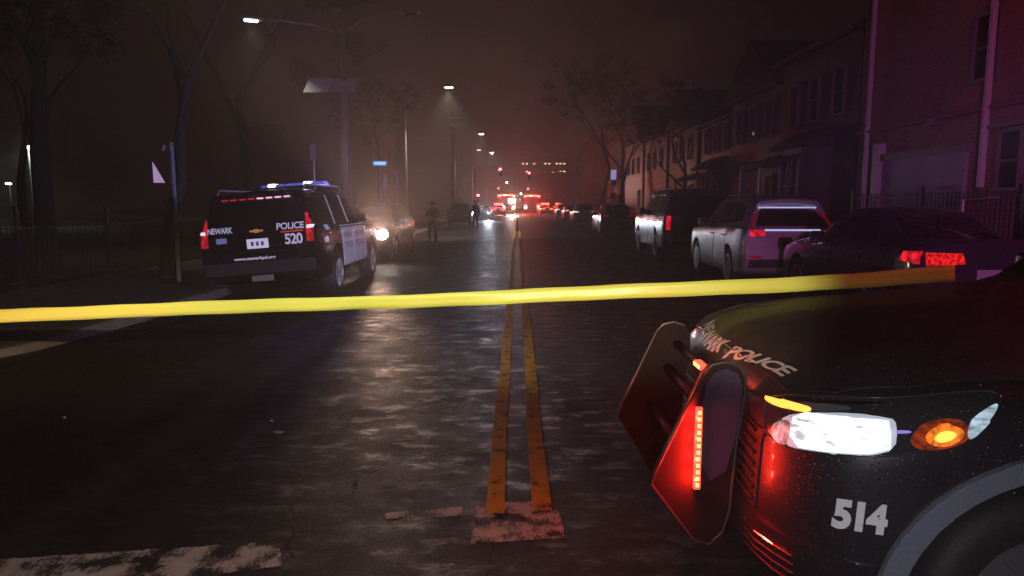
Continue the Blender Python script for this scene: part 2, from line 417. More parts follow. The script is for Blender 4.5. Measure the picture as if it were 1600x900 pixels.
def gp(px, py):
    p = at(px, py, 1); d = CH / (CH - p.z); return (p.x * d, p.y * d)
strip('crosswalk_stripe', [[gp(-420, 960), gp(100, 930), gp(440, 884), gp(436, 846), (gp(0, 874)), gp(-420, 910)]], M_WHT)
strip('crosswalk_stripe', [[gp(742, 812), gp(735, 850), gp(885, 840), gp(868, 783), gp(745, 786)]], M_WHT)
strip('crosswalk_stripe', [[gp(600, 802), gp(604, 811), gp(724, 806), gp(722, 792)]], M_WHT)

# ------------------------------------------------------------------ vehicle kit
def pchip(xs, ys):
    n = len(xs); h = [xs[i + 1] - xs[i] for i in range(n - 1)]; d = [(ys[i + 1] - ys[i]) / h[i] for i in range(n - 1)]
    m = [0] * n; m[0] = d[0]; m[-1] = d[-1]
    for i in range(1, n - 1):
        if d[i - 1] * d[i] > 0:
            w1, w2 = 2 * h[i] + h[i - 1], h[i] + 2 * h[i - 1]; m[i] = (w1 + w2) / (w1 / d[i - 1] + w2 / d[i])
    def f(x):
        x = max(xs[0], min(xs[-1], x)); i = 0
        while i < n - 2 and x > xs[i + 1]: i += 1
        t = (x - xs[i]) / h[i]; t2, t3 = t * t, t * t * t
        return (2 * t3 - 3 * t2 + 1) * ys[i] + (t3 - 2 * t2 + t) * h[i] * m[i] + (-2 * t3 + 3 * t2) * ys[i + 1] + (t3 - t2) * h[i] * m[i + 1]
    return f

class Car:
    "x runs back from the front bumper, -y is the driver's side, z up"
    def __init__(s, st, axles, wr, tw=.24):
        s.st = st; s.L = st[-1][0]; s.axles = axles; s.wr = wr; s.tw = tw
        X = [q[0] for q in st]; s.f = [pchip(X, [q[k] for q in st]) for k in range(1, 8)]
    def ring(s, x):
        zb, w, zbe, wb, zt, wt, dx = [f(x) for f in s.f]
        zm = zb + (zbe - zb) * .5
        L = lambda a, b, t: a + (b - a) * t
        pts = [(0, zb), (w * .55, zb), (w * .86, zb + .005), (w * .965, zb + .05), (w * .995, zb + .2), (w, zm), (w * .995, L(zm, zbe, .55)),
               (w * .975, zbe - .05), (wb + .012, zbe - .008), (wb - .01, zbe + (zt - zbe) * .06), (L(wb, wt, .35), L(zbe, zt, .35)), (L(wb, wt, .7), L(zbe, zt, .7)), (wt + (wb - wt) * .06, zt - (zt - zbe) * .07 - .005),
               (wt * .965, zt), (wt * .8, zt + .022), (wt * .45, zt + .04), (0, zt + .047)]
        out = []
        for y, z in pts:
            t = max(0, min(1, (z - zbe) / max(.01, zt - zbe))); out.append((x + dx * t, y, z))
        return out
    def mesh(s, nu=7):
        bm = bmesh.new(); xs = []
        X = [q[0] for q in s.st]
        for a, b in zip(X, X[1:]):
            k = max(1, min(nu, int((b - a) / .05))); xs += [a + (b - a) * i / k for i in range(k)]
        xs.append(X[-1]); rows = []
        for x in xs:
            r = s.ring(x)
            full = [(a, -y, z) for a, y, z in r] + [(a, y, z) for a, y, z in r[-2:0:-1]]
            rows.append([bm.verts.new(p) for p in full])
        n = len(rows[0])
        for a, b in zip(rows, rows[1:]):
            for k in range(n): bm.faces.new((a[k], a[(k + 1) % n], b[(k + 1) % n], b[k]))
        K = (n + 2) // 2
        for row, bulge in ((rows[0], -1), (rows[-1], 1)):
            for k in range(K - 1):
                a0, a1 = row[k], row[k + 1]; b0, b1 = row[-k] if k else row[0], row[-(k + 1)]
                vs = [a0, a1, b1, b0]; u = []
                for v in vs:
                    if v not in u: u.append(v)
                if len(u) > 2: bm.faces.new(u)
        bmesh.ops.remove_doubles(bm, verts=bm.verts, dist=1e-5)
        bmesh.ops.recalc_face_normals(bm, faces=bm.faces)
        return bm
    def build(s, name, label, cat, loc, rot, paint, group=None, lean=0, lift=0, rim=None):
        s.root = thing(name, label, cat, loc, rot, group); s.paint = paint
        bm = s.mesh(); s.bvh = BVHTree.FromBMesh(bm)
        me = bpy.data.meshes.new('body'); bm.to_mesh(me); bm.free()
        me.materials.append(paint); me.materials.append(M_BLACKPL)
        tmp = bpy.data.objects.new('tmp', me); COL.objects.link(tmp)
        cb = bmesh.new()
        for ax in s.axles:
            for sg in (-1, 1): lathe(cb, [(s.wr + .065, 0), (s.wr + .065, .6)], (ax, sg * .62 - (.6 if sg < 0 else 0), s.wr + .01), 'y', 40)
        bmesh.ops.recalc_face_normals(cb, faces=cb.faces)
        cm = bpy.data.meshes.new('cut'); cb.to_mesh(cm); cb.free(); cut = bpy.data.objects.new('cut', cm); COL.objects.link(cut)
        md = tmp.modifiers.new('b', 'BOOLEAN'); md.object = cut; md.operation = 'DIFFERENCE'; md.solver = 'EXACT'
        dg = bpy.context.evaluated_depsgraph_get(); dg.update()
        me2 = bpy.data.meshes.new_from_object(tmp.evaluated_get(dg)); me2.name = 'body'
        bpy.data.objects.remove(tmp); bpy.data.objects.remove(cut)
        for p in me2.polygons:
            p.use_smooth = True; p.material_index = 0
            c = p.center
            for ax in s.axles:
                if math.hypot(c.x - ax, c.z - s.wr - .01) < s.wr + .062 and abs(c.y) < .99 * s.f[1](c.x): p.material_index = 1
        me2.set_sharp_from_angle(angle=R(38))
        s.body = link('body', me2, None, s.root)
        s.wheels = []
        for ax in s.axles:
            for sg in (-1, 1):
                w = wheel(s.wr, s.tw, sg, rim or M_RIM); w.parent = s.root
                w.location = (ax, sg * (s.f[1](ax) - s.tw / 2 - .015), s.wr + lift); s.wheels.append(w)
        return s
    def maps(s, axis):
        if callable(axis): return axis
        L = s.L
        return {'drv': lambda u, v: (Vector((u, -3, v)), Vector((0, 1, 0))), 'pas': lambda u, v: (Vector((u, 3, v)), Vector((0, -1, 0))),
                'front': lambda u, v: (Vector((-3, u, v)), Vector((1, 0, 0))), 'rear': lambda u, v: (Vector((L + 3, u, v)), Vector((-1, 0, 0))),
                'top': lambda u, v: (Vector((u, v, 5)), Vector((0, 0, -1)))}[axis]
    def patch(s, name, poly, axis, m, off=.004, th=.012, step=.08, parent=None, hole=None, src=None):
        bm = src if src is not None else bmesh.new()
        if src is None:
            bm.faces.new([bm.verts.new((u, v, 0)) for u, v in poly])
        us = [v.co.x for v in bm.verts]; vs_ = [v.co.y for v in bm.verts]
        for lo, hi, nrm in ((min(us), max(us), (1, 0, 0)), (min(vs_), max(vs_), (0, 1, 0))):
            k = int((hi - lo) / step)
            for i in range(1, k + 1):
                q = lo + (hi - lo) * i / (k + 1)
                bmesh.ops.bisect_plane(bm, geom=bm.verts[:] + bm.edges[:] + bm.faces[:], plane_co=Vector(nrm) * q, plane_no=nrm)
        mp = s.maps(axis); last = None; off_n = {}
        for v in bm.verts:
            o, d = mp(v.co.x, v.co.y); loc, nr, _, _ = s.bvh.ray_cast(o, d)
            if loc is None:
                loc, nr, _, _ = s.bvh.find_nearest(o + d * 3)
            if nr.dot(d) > 0: nr = -nr
            v.co = loc + nr * off; off_n[v] = (-nr + d).normalized() if th else nr
        if th:
            ext = bmesh.ops.extrude_face_region(bm, geom=bm.faces[:])
            newv = {g for g in ext['geom'] if isinstance(g, bmesh.types.BMVert)}
            for v in bm.verts:
                if v not in newv and v in off_n: v.co += off_n[v] * th
        bmesh.ops.recalc_face_normals(bm, faces=bm.faces)
        me = bpy.data.meshes.new(name); bm.to_mesh(me); bm.free()
        o = link(name, me, m, parent or s.root, smooth=True); me.set_sharp_from_angle(angle=R(40))
        return o
    def hit(s, u, v, axis):
        o, d = s.maps(axis)(u, v); loc, nr, _, _ = s.bvh.ray_cast(o, d)
        return loc
    def text(s, name, txt, frame, axis, m, off=.006, step=.03, bold=.0, parent=None, th=0, mirror=False):
        "frame(tx,ty)->(u,v) with tx,ty in 0..1 over the text's box"
        bm = text_bm(txt, bold)
        xs_ = [v.co.x for v in bm.verts]; ys_ = [v.co.y for v in bm.verts]; x0, x1, y0, y1 = min(xs_), max(xs_), min(ys_), max(ys_)
        for v in bm.verts:
            u, w = frame((v.co.x - x0) / (x1 - x0), (v.co.y - y0) / (y1 - y0)); v.co = (u, w, 0)
        return s.patch(name, None, axis, m, off, th, step, parent, src=bm)

def text_bm(txt, bold=0, spacing=.92):
    c = bpy.data.curves.new('t', 'FONT'); c.body = txt; c.size = 1; c.offset = bold; c.space_character = spacing; c.resolution_u = 3
    o = bpy.data.objects.new('t', c); COL.objects.link(o)
    dg = bpy.context.evaluated_depsgraph_get(); dg.update()
    me = bpy.data.meshes.new_from_object(o.evaluated_get(dg)); bm = bmesh.new(); bm.from_mesh(me)
    bpy.data.objects.remove(o); bpy.data.curves.remove(c); bpy.data.meshes.remove(me)
    return bm
def rect_frame(u0, v0, u1, v1): return lambda a, b: (u0 + (u1 - u0) * a, v0 + (v1 - v0) * b)

_wm = {}
def wheel(r, w, sg, rimm):
    key = (r, w, sg, rimm.name)
    if key not in _wm:
        bm = bmesh.new(); rr = r * .66
        pr = [(rr - .01, -w / 2 + .03), (rr, -w / 2 + .01), (r * .86, -w / 2), (r * .96, -w / 2 + .02), (r, -w / 2 + .05), (r, w / 2 - .05), (r * .96, w / 2 - .02), (r * .86, w / 2), (rr, w / 2 - .01), (rr - .01, w / 2 - .03)]
        lathe(bm, pr, (0, 0, 0), 'y', 36)
        bmesh.ops.recalc_face_normals(bm, faces=bm.faces); tm = bpy.data.meshes.new('wheel'); bm.to_mesh(tm); bm.free(); tm.materials.append(M_RUBBER)
        for p in tm.polygons: p.use_smooth = True
        tm.set_sharp_from_angle(angle=R(40))
        bm = bmesh.new(); yo = sg * (w / 2 - .02)
        lathe(bm, [(rr, -.02), (rr, .02), (rr - .025, .012), (rr - .03, -.02)], (0, yo, 0), 'y', 32)
        lathe(bm, [(.07, -.02), (.065, .012), (.03, .02)], (0, yo, 0), 'y', 16)
        for k in range(5):
            for da in (-.16, .16):
                a = 2 * math.pi * k / 5 + da
                p0 = Vector((math.cos(a) * .05, yo, math.sin(a) * .05)); p1 = Vector((math.cos(a + da * .5) * (rr - .012), yo + sg * .002, math.sin(a + da * .5) * (rr - .012)))
                tube(bm, [p0, p1], [.026, .020], 6)
        bmesh.ops.recalc_face_normals(bm, faces=bm.faces); rm = bpy.data.meshes.new('rim'); bm.to_mesh(rm); bm.free(); rm.materials.append(rimm)
        for p in rm.polygons: p.use_smooth = True
        rm.set_sharp_from_angle(angle=R(40))
        _wm[key] = (tm, rm)
    tm, rm = _wm[key]
    t = link('wheel', tm); link('rim', rm, None, t); return t

ST_LARGE = [(0, .45, .72, .86, .68, .92, .60, 0), (.06, .36, .90, .98, .86, 1.04, .76, 0), (.25, .31, .98, 1.08, .93, 1.13, .80, 0), (.8, .29, 1.0, 1.14, .95, 1.18, .82, 0),
    (1.35, .29, 1.01, 1.17, .95, 1.22, .80, 0), (1.95, .29, 1.01, 1.19, .95, 1.76, .74, 0), (2.3, .29, 1.01, 1.2, .95, 1.83, .76, 0), (3.4, .29, 1.01, 1.2, .95, 1.86, .78, 0),
    (4.75, .29, 1.01, 1.2, .95, 1.84, .78, 0), (5.05, .34, 1.0, 1.2, .95, 1.82, .77, -.03), (5.15, .40, .985, 1.2, .935, 1.79, .75, -.10), (5.2, .46, .96, 1.19, .90, 1.76, .73, -.16)]
ST_MID = [(0, .40, .60, .74, .56, .80, .48, 0), (.06, .32, .80, .86, .76, .92, .66, 0), (.25, .25, .89, .96, .84, 1.01, .72, 0), (.75, .23, .925, 1.03, .86, 1.08, .74, 0),
    (1.1, .23, .925, 1.06, .86, 1.11, .74, 0), (1.85, .23, .93, 1.08, .86, 1.58, .60, 0), (2.3, .23, .93, 1.09, .86, 1.64, .62, 0), (3.3, .23, .93, 1.11, .86, 1.64, .62, 0),
    (4.1, .24, .93, 1.13, .85, 1.60, .60, 0), (4.42, .30, .92, 1.13, .84, 1.56, .58, -.10), (4.54, .38, .90, 1.12, .82, 1.52, .56, -.26), (4.6, .46, .87, 1.10, .79, 1.46, .54, -.38)]
ST_SEDAN = [(0, .38, .58, .64, .54, .70, .46, 0), (.06, .28, .78, .74, .74, .80, .64, 0), (.28, .20, .88, .83, .83, .88, .72, 0), (.8, .18, .91, .92, .85, .96, .74, 0),
    (1.25, .18, .915, .95, .85, .99, .74, 0), (2.0, .18, .915, .97, .85, 1.38, .58, 0), (2.5, .18, .915, .98, .85, 1.43, .58, 0), (3.1, .18, .915, .99, .85, 1.40, .58, 0),
    (3.95, .19, .915, 1.02, .84, 1.09, .66, 0), (4.4, .22, .90, 1.03, .83, 1.075, .70, 0), (4.52, .30, .88, 1.02, .81, 1.06, .68, 0), (4.58, .36, .85, 1.0, .78, 1.03, .64, -.02)]
ST_POL = [(0, .36, .62, .82, .56, .88, .46, 0), (.05, .28, .77, .88, .72, .95, .60, 0), (.13, .24, .875, .93, .81, 1.0, .68, 0), (.30, .22, .955, .985, .885, 1.045, .76, 0),
    (.55, .22, .99, 1.02, .92, 1.085, .79, 0), (.95, .24, 1.0, 1.06, .93, 1.12, .79, 0), (1.6, .25, 1.0, 1.12, .93, 1.19, .77, 0), (2.25, .25, 1.0, 1.13, .93, 1.68, .66, 0),
    (2.6, .25, 1.0, 1.14, .93, 1.73, .68, 0), (3.8, .26, 1.0, 1.16, .93, 1.73, .68, 0), (4.55, .28, .99, 1.17, .92, 1.70, .66, 0), (4.85, .34, .97, 1.16, .90, 1.66, .64, -.1), (4.98, .46, .92, 1.12, .85, 1.58, .60, -.28)]

P_BLACK = wet_paint('black_wet_paint', (.010, .010, .012), .22, strength=.35)
P_BLACK_NEAR = wet_paint('black_beaded_paint', (.022, .018, .022), .36, 230, .9, coat=.35)
P_SILVER = wet_paint('silver_wet_paint', (.36, .35, .36), .32, metal=.35, strength=.3)
P_DARK = wet_paint('dark_grey_wet_paint', (.03, .03, .032), .22, strength=.4)
P_WHITE = wet_paint('white_wet_paint', (.72, .72, .74), .3, strength=.3)
P_GREEN = wet_paint('dark_green_wet_paint', (.02, .024, .026), .25, strength=.3)
def inset(c, poly_x):  # helper for glass bands
    return poly_x

def glass_set(c, kind):
    "windscreen, rear window, side windows"
    if kind == 'large':
        ws = [(-.80, 1.27), (.80, 1.27), (.68, 1.72), (-.68, 1.72)]; rw = [(-.80, 1.24), (.80, 1.24), (.70, 1.70), (-.70, 1.70)]
        sw = [[(1.75, 1.25), (2.75, 1.25), (2.75, 1.72), (2.12, 1.70)], [(2.85, 1.25), (3.75, 1.25), (3.75, 1.73), (2.85, 1.73)], [(3.87, 1.25), (4.95, 1.25), (4.85, 1.71), (3.87, 1.73)]]
    elif kind == 'mid':
        ws = [(-.70, 1.15), (.70, 1.15), (.55, 1.52), (-.55, 1.52)]; rw = [(-.68, 1.14), (.68, 1.14), (.52, 1.43), (-.52, 1.43)]
        sw = [[(1.62, 1.13), (2.42, 1.14), (2.42, 1.54), (2.02, 1.51)], [(2.5, 1.14), (3.35, 1.15), (3.3, 1.54), (2.5, 1.55)], [(3.43, 1.16), (4.12, 1.22), (3.9, 1.50), (3.4, 1.53)]]
    elif kind == 'sedan':
        ws = [(-.70, 1.03), (.70, 1.03), (.54, 1.33), (-.54, 1.33)]; rw = [(-.62, 1.12), (.62, 1.12), (.52, 1.34), (-.52, 1.34)]
        sw = [[(1.72, 1.01), (2.5, 1.02), (2.5, 1.35), (2.12, 1.31)], [(2.58, 1.02), (3.4, 1.04), (3.15, 1.31), (2.58, 1.35)]]
    else:
        ws = [(-.76, 1.24), (.76, 1.24), (.60, 1.62), (-.60, 1.62)]; rw = [(-.76, 1.2), (.76, 1.2), (.6, 1.55), (-.6, 1.55)]
        sw = [[(2.0, 1.19), (2.75, 1.19), (2.75, 1.63), (2.38, 1.60)], [(2.85, 1.19), (3.65, 1.2), (3.65, 1.64), (2.85, 1.64)], [(3.77, 1.2), (4.5, 1.24), (4.35, 1.58), (3.77, 1.62)]]
    c.patch('windshield', ws, 'front', M_GLASSD, .004, .01)
    c.patch('rear_window', rw, 'rear', M_GLASSD, .004, .01)
    for poly in sw:
        for ax in ('drv', 'pas'): c.patch('side_window', poly, ax, M_GLASSD, .004, .01)
def doors(c, spans, z0, z1, m=None):
    out = []
    for (x0, x1) in spans:
        for ax in ('drv', 'pas'):
            poly = [(x0 + .05, z0), (x1 - .05, z0), (x1, z0 + .06), (x1, z1), (x0, z1), (x0, z0 + .06)]
            d = c.patch('door', poly, ax, m or c.paint, .005, .012)
            sg = -1 if ax == 'drv' else 1; h = c.hit(x1 - .16, z1 - .13, ax)
            obj('handle', bx((h.x, h.y + sg * .022, h.z), (.19, .03, .028), bev=.008), m or c.paint, d)
            out.append(d)
    return out
def mirrors(c, x, z, y, m=None):
    for sg in (-1, 1):
        mm = obj('mirror', bx((x, sg * (y + .12), z), (.11, .22, .17), bev=.035), m or c.paint, c.root, smooth=True)
        obj('mirror_glass', bx((x + .056, sg * (y + .12), z), (.004, .18, .13)), M_GLASSD, mm)
def plate(c, end, z, w=.31, y=0, m=None):
    h = c.hit(y, z, end); s_ = 1 if end == 'rear' else -1
    return obj('license_plate', bx((h.x + s_ * .012, y, z), (.012, w, .16), bev=.003), m or mat('plain_plate', (.22, .22, .23), .4), c.root)
def lamp_patch(c, name, poly, axis, m): return c.patch(name, poly, axis, m, .01, .02, .06)
def both(poly): return [poly, [(-u, v) for u, v in poly]]

def bumper_band(c, end, z0, z1, hw, m=None):
    return c.patch('bumper', [(-hw, z0), (hw, z0), (hw, z1), (-hw, z1)], end, m or M_BLACKPL, .012, .02)

def generic(kind, name, label, cat, loc, rot, paint, group=None, lit=None, roofrail=False, head=None, rim=None, reflect=None):
    st, ax, wr = {'large': (ST_LARGE, (.98, 3.95), .39), 'mid': (ST_MID, (.90, 3.56), .355), 'sedan': (ST_SEDAN, (.92, 3.66), .335)}[kind]
    c = Car(st, ax, wr).build(name, label, cat, loc, rot, paint, group, rim=rim); glass_set(c, kind)
    L = c.L; tl = lit or M_REDLENS; hl = head or M_HEADOFF
    if kind == 'large':
        for p in both([(.80, .82), (.93, .82), (.93, 1.18), (.80, 1.18)]): lamp_patch(c, 'taillight', p, 'rear', tl)
        for p in both([(.50, .80), (.86, .80), (.86, .97), (.50, .95)]): lamp_patch(c, 'headlight', p, 'front', hl)
        c.patch('grille', [(-.46, .62), (.46, .62), (.46, .93), (-.46, .93)], 'front', M_BLACKPL, .006, .01)
        doors(c, [(1.62, 2.78), (2.82, 3.82)], .40, 1.16); mirrors(c, 1.95, 1.28, .92); plate(c, 'rear', .86); bumper_band(c, 'rear', .5, .66, .9)
    elif kind == 'mid':
        for p in both([(.52, .98), (.80, .96), (.80, 1.06), (.52, 1.07)]): lamp_patch(c, 'taillight', p, 'rear', tl)
        for p in both([(.73, 1.08), (.80, 1.08), (.66, 1.36), (.60, 1.38)]): lamp_patch(c, 'taillight', p, 'rear', M_REDLENS)
        for p in both([(.38, .72), (.76, .74), (.76, .86), (.42, .82)]): lamp_patch(c, 'headlight', p, 'front', hl)
        c.patch('grille', [(-.34, .52), (.34, .52), (.36, .74), (-.36, .74)], 'front', M_BLACKPL, .006, .01)
        doors(c, [(1.5, 2.46), (2.50, 3.36)], .34, 1.07); mirrors(c, 1.72, 1.14, .84); plate(c, 'rear', .82)
        bumper_band(c, 'rear', .42, .56, .80)
        for p in both([(.55, .58), (.78, .58), (.78, .62), (.55, .62)]): lamp_patch(c, 'reflector', p, 'rear', M_REDLENS)
        c.patch('door_sill_trim', [(1.3, .26), (3.15, .26), (3.15, .33), (1.3, .33)], 'drv', M_BLACKPL, .012, .02)
        c.patch('door_sill_trim', [(1.3, .26), (3.15, .26), (3.15, .33), (1.3, .33)], 'pas', M_BLACKPL, .012, .02)
        obj('spoiler', bx((L - .50, 0, 1.565), (.34, 1.1, .03), bev=.01), paint, c.root)
    else:
        for p in both([(.30, .84), (.78, .82), (.80, .97), (.34, .96)]): lamp_patch(c, 'taillight', p, 'rear', tl)
        for p in both([(.40, .58), (.76, .60), (.76, .72), (.44, .68)]): lamp_patch(c, 'headlight', p, 'front', hl)
        c.patch('grille', [(-.36, .40), (.36, .40), (.36, .62), (-.36, .62)], 'front', M_BLACKPL, .006, .01)
        doors(c, [(1.55, 2.54), (2.58, 3.42)], .30, .97); mirrors(c, 1.85, 1.03, .84); plate(c, 'rear', .70); bumper_band(c, 'rear', .36, .46, .78)
        h = c.hit(3.45, 0, 'top'); obj('antenna_fin', prism(bmesh.new(), [(h.x - .1, h.z - .02), (h.x + .08, h.z - .02), (h.x + .07, h.z + .06)], 'y', -.015, .015), paint, c.root)
    if roofrail:
        zt = {'large': 1.90, 'mid': 1.69}[kind]; hw = {'large': .72, 'mid': .57}[kind]; x0 = {'large': 2.3, 'mid': 2.2}[kind]; x1 = {'large': 4.8, 'mid': 4.0}[kind]
        for sg in (-1, 1): obj('roof_rail', tb([(x0, sg * hw, zt - .08), (x0 + .12, sg * hw, zt), (x1 - .12, sg * hw, zt), (x1, sg * hw, zt - .09)], .016), M_CHROME, c.root)
    return c
M_HEADOFF = mat('clear_headlamp', (.55, .57, .6), .12, spec=.8, metal=.5)
M_HEADWARM = mat('lit_headlamp_warm', (1, .9, .8), .3, emit=(1, .86, .72), estr=60)
M_HEADCOOL = mat('lit_headlamp_cool', (.9, .95, 1), .3, emit=(.75, .85, 1), estr=60)

# ------------------------------------------------------------------ near police SUV, parked across the road, driver's side towards us
EX, EY = .86, 2.93
DX = -.14
c = Car(ST_POL, (.73, 3.70), .37, .25).build('police_suv', 'black police SUV with white number 514 and push bumper, blocking the road', 'police car', (EX, EY, 0), 0, P_BLACK_NEAR, rim=M_RIMD)
glass_set(c, 'pol')
def camax(o):
    inv = o.matrix_world.inverted() if False else Matrix.Translation(-Vector(o.location))
    O = inv @ Vector((0, 0, CH))
    return lambda u, v: (O, ray(u, v))
CA = camax(c.root)
M_HOUS = mat('headlamp_housing', (.05, .05, .055), .12, spec=.8, metal=.3)
M_HWHITE = mat('headlamp_white', (1, 1, 1), .2, emit=(.80, .92, 1), estr=2.0)
emit_tex(M_HWHITE, 16, .15, 1.8, (.4, 1, 3.2))
M_HSIDE = mat('headlamp_side_reflector', (.7, .8, .85), .15, emit=(.45, .62, .75), estr=.55, metal=.5)
emit_tex(M_HSIDE, 20, .3, 1.8, (1, 1, 3))
M_AMBER = mat('amber_lamp', (1, .4, .05), .2, emit=(1, .13, .01), estr=.7)
emit_tex(M_AMBER, 70, .15, 1.9)
M_AMBHOT = mat('amber_lamp_core', (1, .7, .2), .2, emit=(1, .36, .04), estr=2.2)
hl = c.patch('headlight', [(1198, 621), (1230, 617), (1300, 622), (1400, 625), (1500, 614), (1545, 612), (1566, 622), (1556, 640), (1530, 668), (1480, 694), (1400, 713), (1320, 711), (1250, 703), (1214, 692), (1196, 670)], CA, M_HOUS, .006, .02, 14)
def chaikin(p, n=2):
    for _ in range(n):
        q = []
        for a, b in zip(p, p[1:] + p[:1]): q += [(a[0] * .75 + b[0] * .25, a[1] * .75 + b[1] * .25), (a[0] * .25 + b[0] * .75, a[1] * .25 + b[1] * .75)]
        p = q
    return p
def lens(name, poly, m, off, step=12):
    poly = chaikin(poly, 0 if name == 'lit_lens' else 1 if name == 'lens_glow_ring' else 2); return c.patch(name, poly, CA, m, off, .006, step, hl)
lens('lit_lens', [(1242, 654), (1262, 646), (1300, 652), (1388, 659), (1391, 700), (1360, 708), (1300, 706), (1250, 698), (1238, 680)], M_HWHITE, .011)
lens('lens_glow_ring', [(1222, 656), (1240, 648), (1300, 646), (1392, 653), (1402, 665), (1398, 702), (1360, 712), (1300, 710), (1240, 701), (1224, 684)], mat('headlamp_glow', (.8, .85, .9), .3, emit=(.75, .85, 1), estr=.22), .009)  # glow around the lit lens, put in as a dimmer emissive patch
lens('reflector_rib', [(1398, 671), (1422, 672), (1422, 676), (1398, 677)], mat('violet_reflect', (.4, .3, .7), .2, emit=(.4, .25, .9), estr=.5), .012)
lens('upper_reflector', [(1240, 628), (1300, 634), (1340, 640), (1300, 646), (1262, 642)], mat('reflector_grey', (.3, .28, .32), .25, metal=.6), .010)
lens('inner_reflector', [(1206, 664), (1240, 652), (1236, 698), (1212, 690)], emit_tex(mat('lamp_reflector_dim', (.10, .10, .11), .3, emit=(.62, .66, .72), estr=.42), 40, .15, 1.8), .010)
lens('turn_signal_strip', [(1199, 619), (1206, 621), (1262, 636), (1272, 640), (1266, 646), (1240, 643), (1200, 629)], M_AMBHOT, .012)
lens('turn_signal_core', [(1456, 684), (1464, 675), (1478, 671), (1492, 676), (1488, 684), (1474, 690), (1462, 690)], M_AMBHOT, .016, 6)
lens('turn_signal_halo', [(1420, 680), (1446, 660), (1480, 654), (1512, 662), (1514, 684), (1490, 698), (1450, 704), (1424, 698)], emit_tex(mat('amber_halo', (.2, .04, .02), .2, emit=(1, .10, .02), estr=.16), 40, .2, 1.8), .010, 8)  # dim emissive patch put in as the signal's halo
lens('turn_signal', [(1442, 678), (1462, 664), (1492, 664), (1506, 674), (1496, 690), (1474, 698), (1448, 694)], M_AMBER, .013, 8)
lens('side_reflector', [(1508, 680), (1512, 660), (1538, 640), (1558, 630), (1554, 646), (1536, 668), (1514, 688)], M_HSIDE, .012)
lens('chrome_edge', [(1240, 622), (1300, 629), (1380, 632), (1380, 636), (1300, 634), (1240, 627)], M_CHROME, .012)
out_px = [(1198, 621), (1230, 617), (1300, 622), (1400, 625), (1500, 614), (1545, 612), (1566, 622), (1556, 640), (1530, 668), (1480, 694), (1400, 713), (1320, 711), (1250, 703), (1214, 692), (1196, 670)]
out_px = chaikin(out_px, 2); pts = []
for u_, v_ in out_px:
    o_, d_ = CA(u_, v_); loc_, nr_, _, _ = c.bvh.ray_cast(o_, d_); pts.append(loc_ + nr_ * .007)
obj('lamp_surround', tb(pts + pts[:1], .0035, 6), mat('gloss_black_trim', (.05, .05, .055), .12, spec=.8), hl, smooth=True)
# hood panel, its shut line and badge band, grille, bumper panels
def P3(px, py):
    o, d = CA(px, py); return c.bvh.ray_cast(o, d)[0]
hood_poly = [(.07, -.62), (.16, -.74), (.35, -.82), (.7, -.86), (1.1, -.88), (1.66, -.88), (1.66, .88), (1.1, .88), (.7, .86), (.35, .82), (.16, .74), (.07, .62), (.045, .3), (.04, 0), (.045, -.3)]
for z, hw in ((.56, .5), (.66, .52)): pass
P_HOOD = wet_paint('bonnet_beaded_paint', (.026, .018, .022), .50, 240, .8, coat=.08)
c.patch('hood', hood_poly, 'top', P_HOOD, .006, .012, .06)
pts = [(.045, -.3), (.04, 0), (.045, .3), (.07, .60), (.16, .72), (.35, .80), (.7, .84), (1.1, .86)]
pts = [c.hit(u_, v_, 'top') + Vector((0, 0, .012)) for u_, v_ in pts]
obj('hood_edge_glint', tb(pts, .005, 6), mat('edge_glint_metal', (.35, .36, .34), .15, metal=.8), c.root, smooth=True)  # added bright tube stands in for lamp light reflected along the hood edge
rnd = random.Random(12); bm = bmesh.new()
for k in range(420):
    u_, v_ = (rnd.uniform(1190, 1600), rnd.uniform(560, 760)) if k % 3 else (rnd.uniform(1150, 1600), rnd.uniform(440, 880))
    o_, d_ = CA(u_, v_); loc_, nr_, _, _ = c.bvh.ray_cast(o_, d_)
    if loc_ is None or loc_.x > 1.6: continue
    rr_ = rnd.uniform(.0009, .0024) * (1.5 if rnd.random() < .1 else 1); t1 = nr_.orthogonal().normalized(); t2 = nr_.cross(t1); base_ = loc_ + nr_ * .0075
    ring = [bm.verts.new(base_ + (t1 * math.cos(a) + t2 * math.sin(a)) * rr_) for a in [math.pi * q_ / 3 for q_ in range(6)]]; top_ = bm.verts.new(base_ + nr_ * rr_ * .7)
    for q_ in range(6): bm.faces.new((ring[q_], ring[(q_ + 1) % 6], top_))
rd = obj('rain_drops', bm, mat('rain_drop', (.5, .5, .55), .04, spec=1, metal=.6), c.root, smooth=True); rd['kind'] = 'stuff'
M_MESH = mat('grille_mesh', (.02, .02, .022), .35, bump=1, bscale=120)
gr = c.patch('grille', [(-.56, .52), (.56, .52), (.60, .82), (-.60, .82)], 'front', M_MESH, .008, .012, .05)
for k in range(7):
    z = .55 + k * .042; pts = [c.hit(y, z, 'front') + Vector((-.016, 0, 0)) for y in (-.55, -.4, -.2, 0, .2, .4, .55)]
    obj('grille_bar', tb(pts, .006, 6), M_BLACKPL, gr)
c.patch('bumper', [(-.93, .30), (.93, .30), (.93, .50), (-.93, .50)], 'front', P_BLACK_NEAR, .012, .02, .05)
for k in range(4):
    z = .36 + k * .03; pts = [c.hit(y, z, 'front') + Vector((-.02, 0, 0)) for y in (-.78, -.7, -.6, -.5)]
    obj('intake_fin', tb(pts, .005, 6), M_CHROME if k == 3 else M_BLACKPL, c.root)
doors(c, [(1.72, 2.82), (2.86, 3.76)], .38, 1.10); mirrors(c, 2.1, 1.24, .90); plate(c, 'rear', .9)
for p in both([(.70, .95), (.90, .93), (.90, 1.1), (.70, 1.1)]): lamp_patch(c, 'taillight', p, 'rear', M_REDLENS)
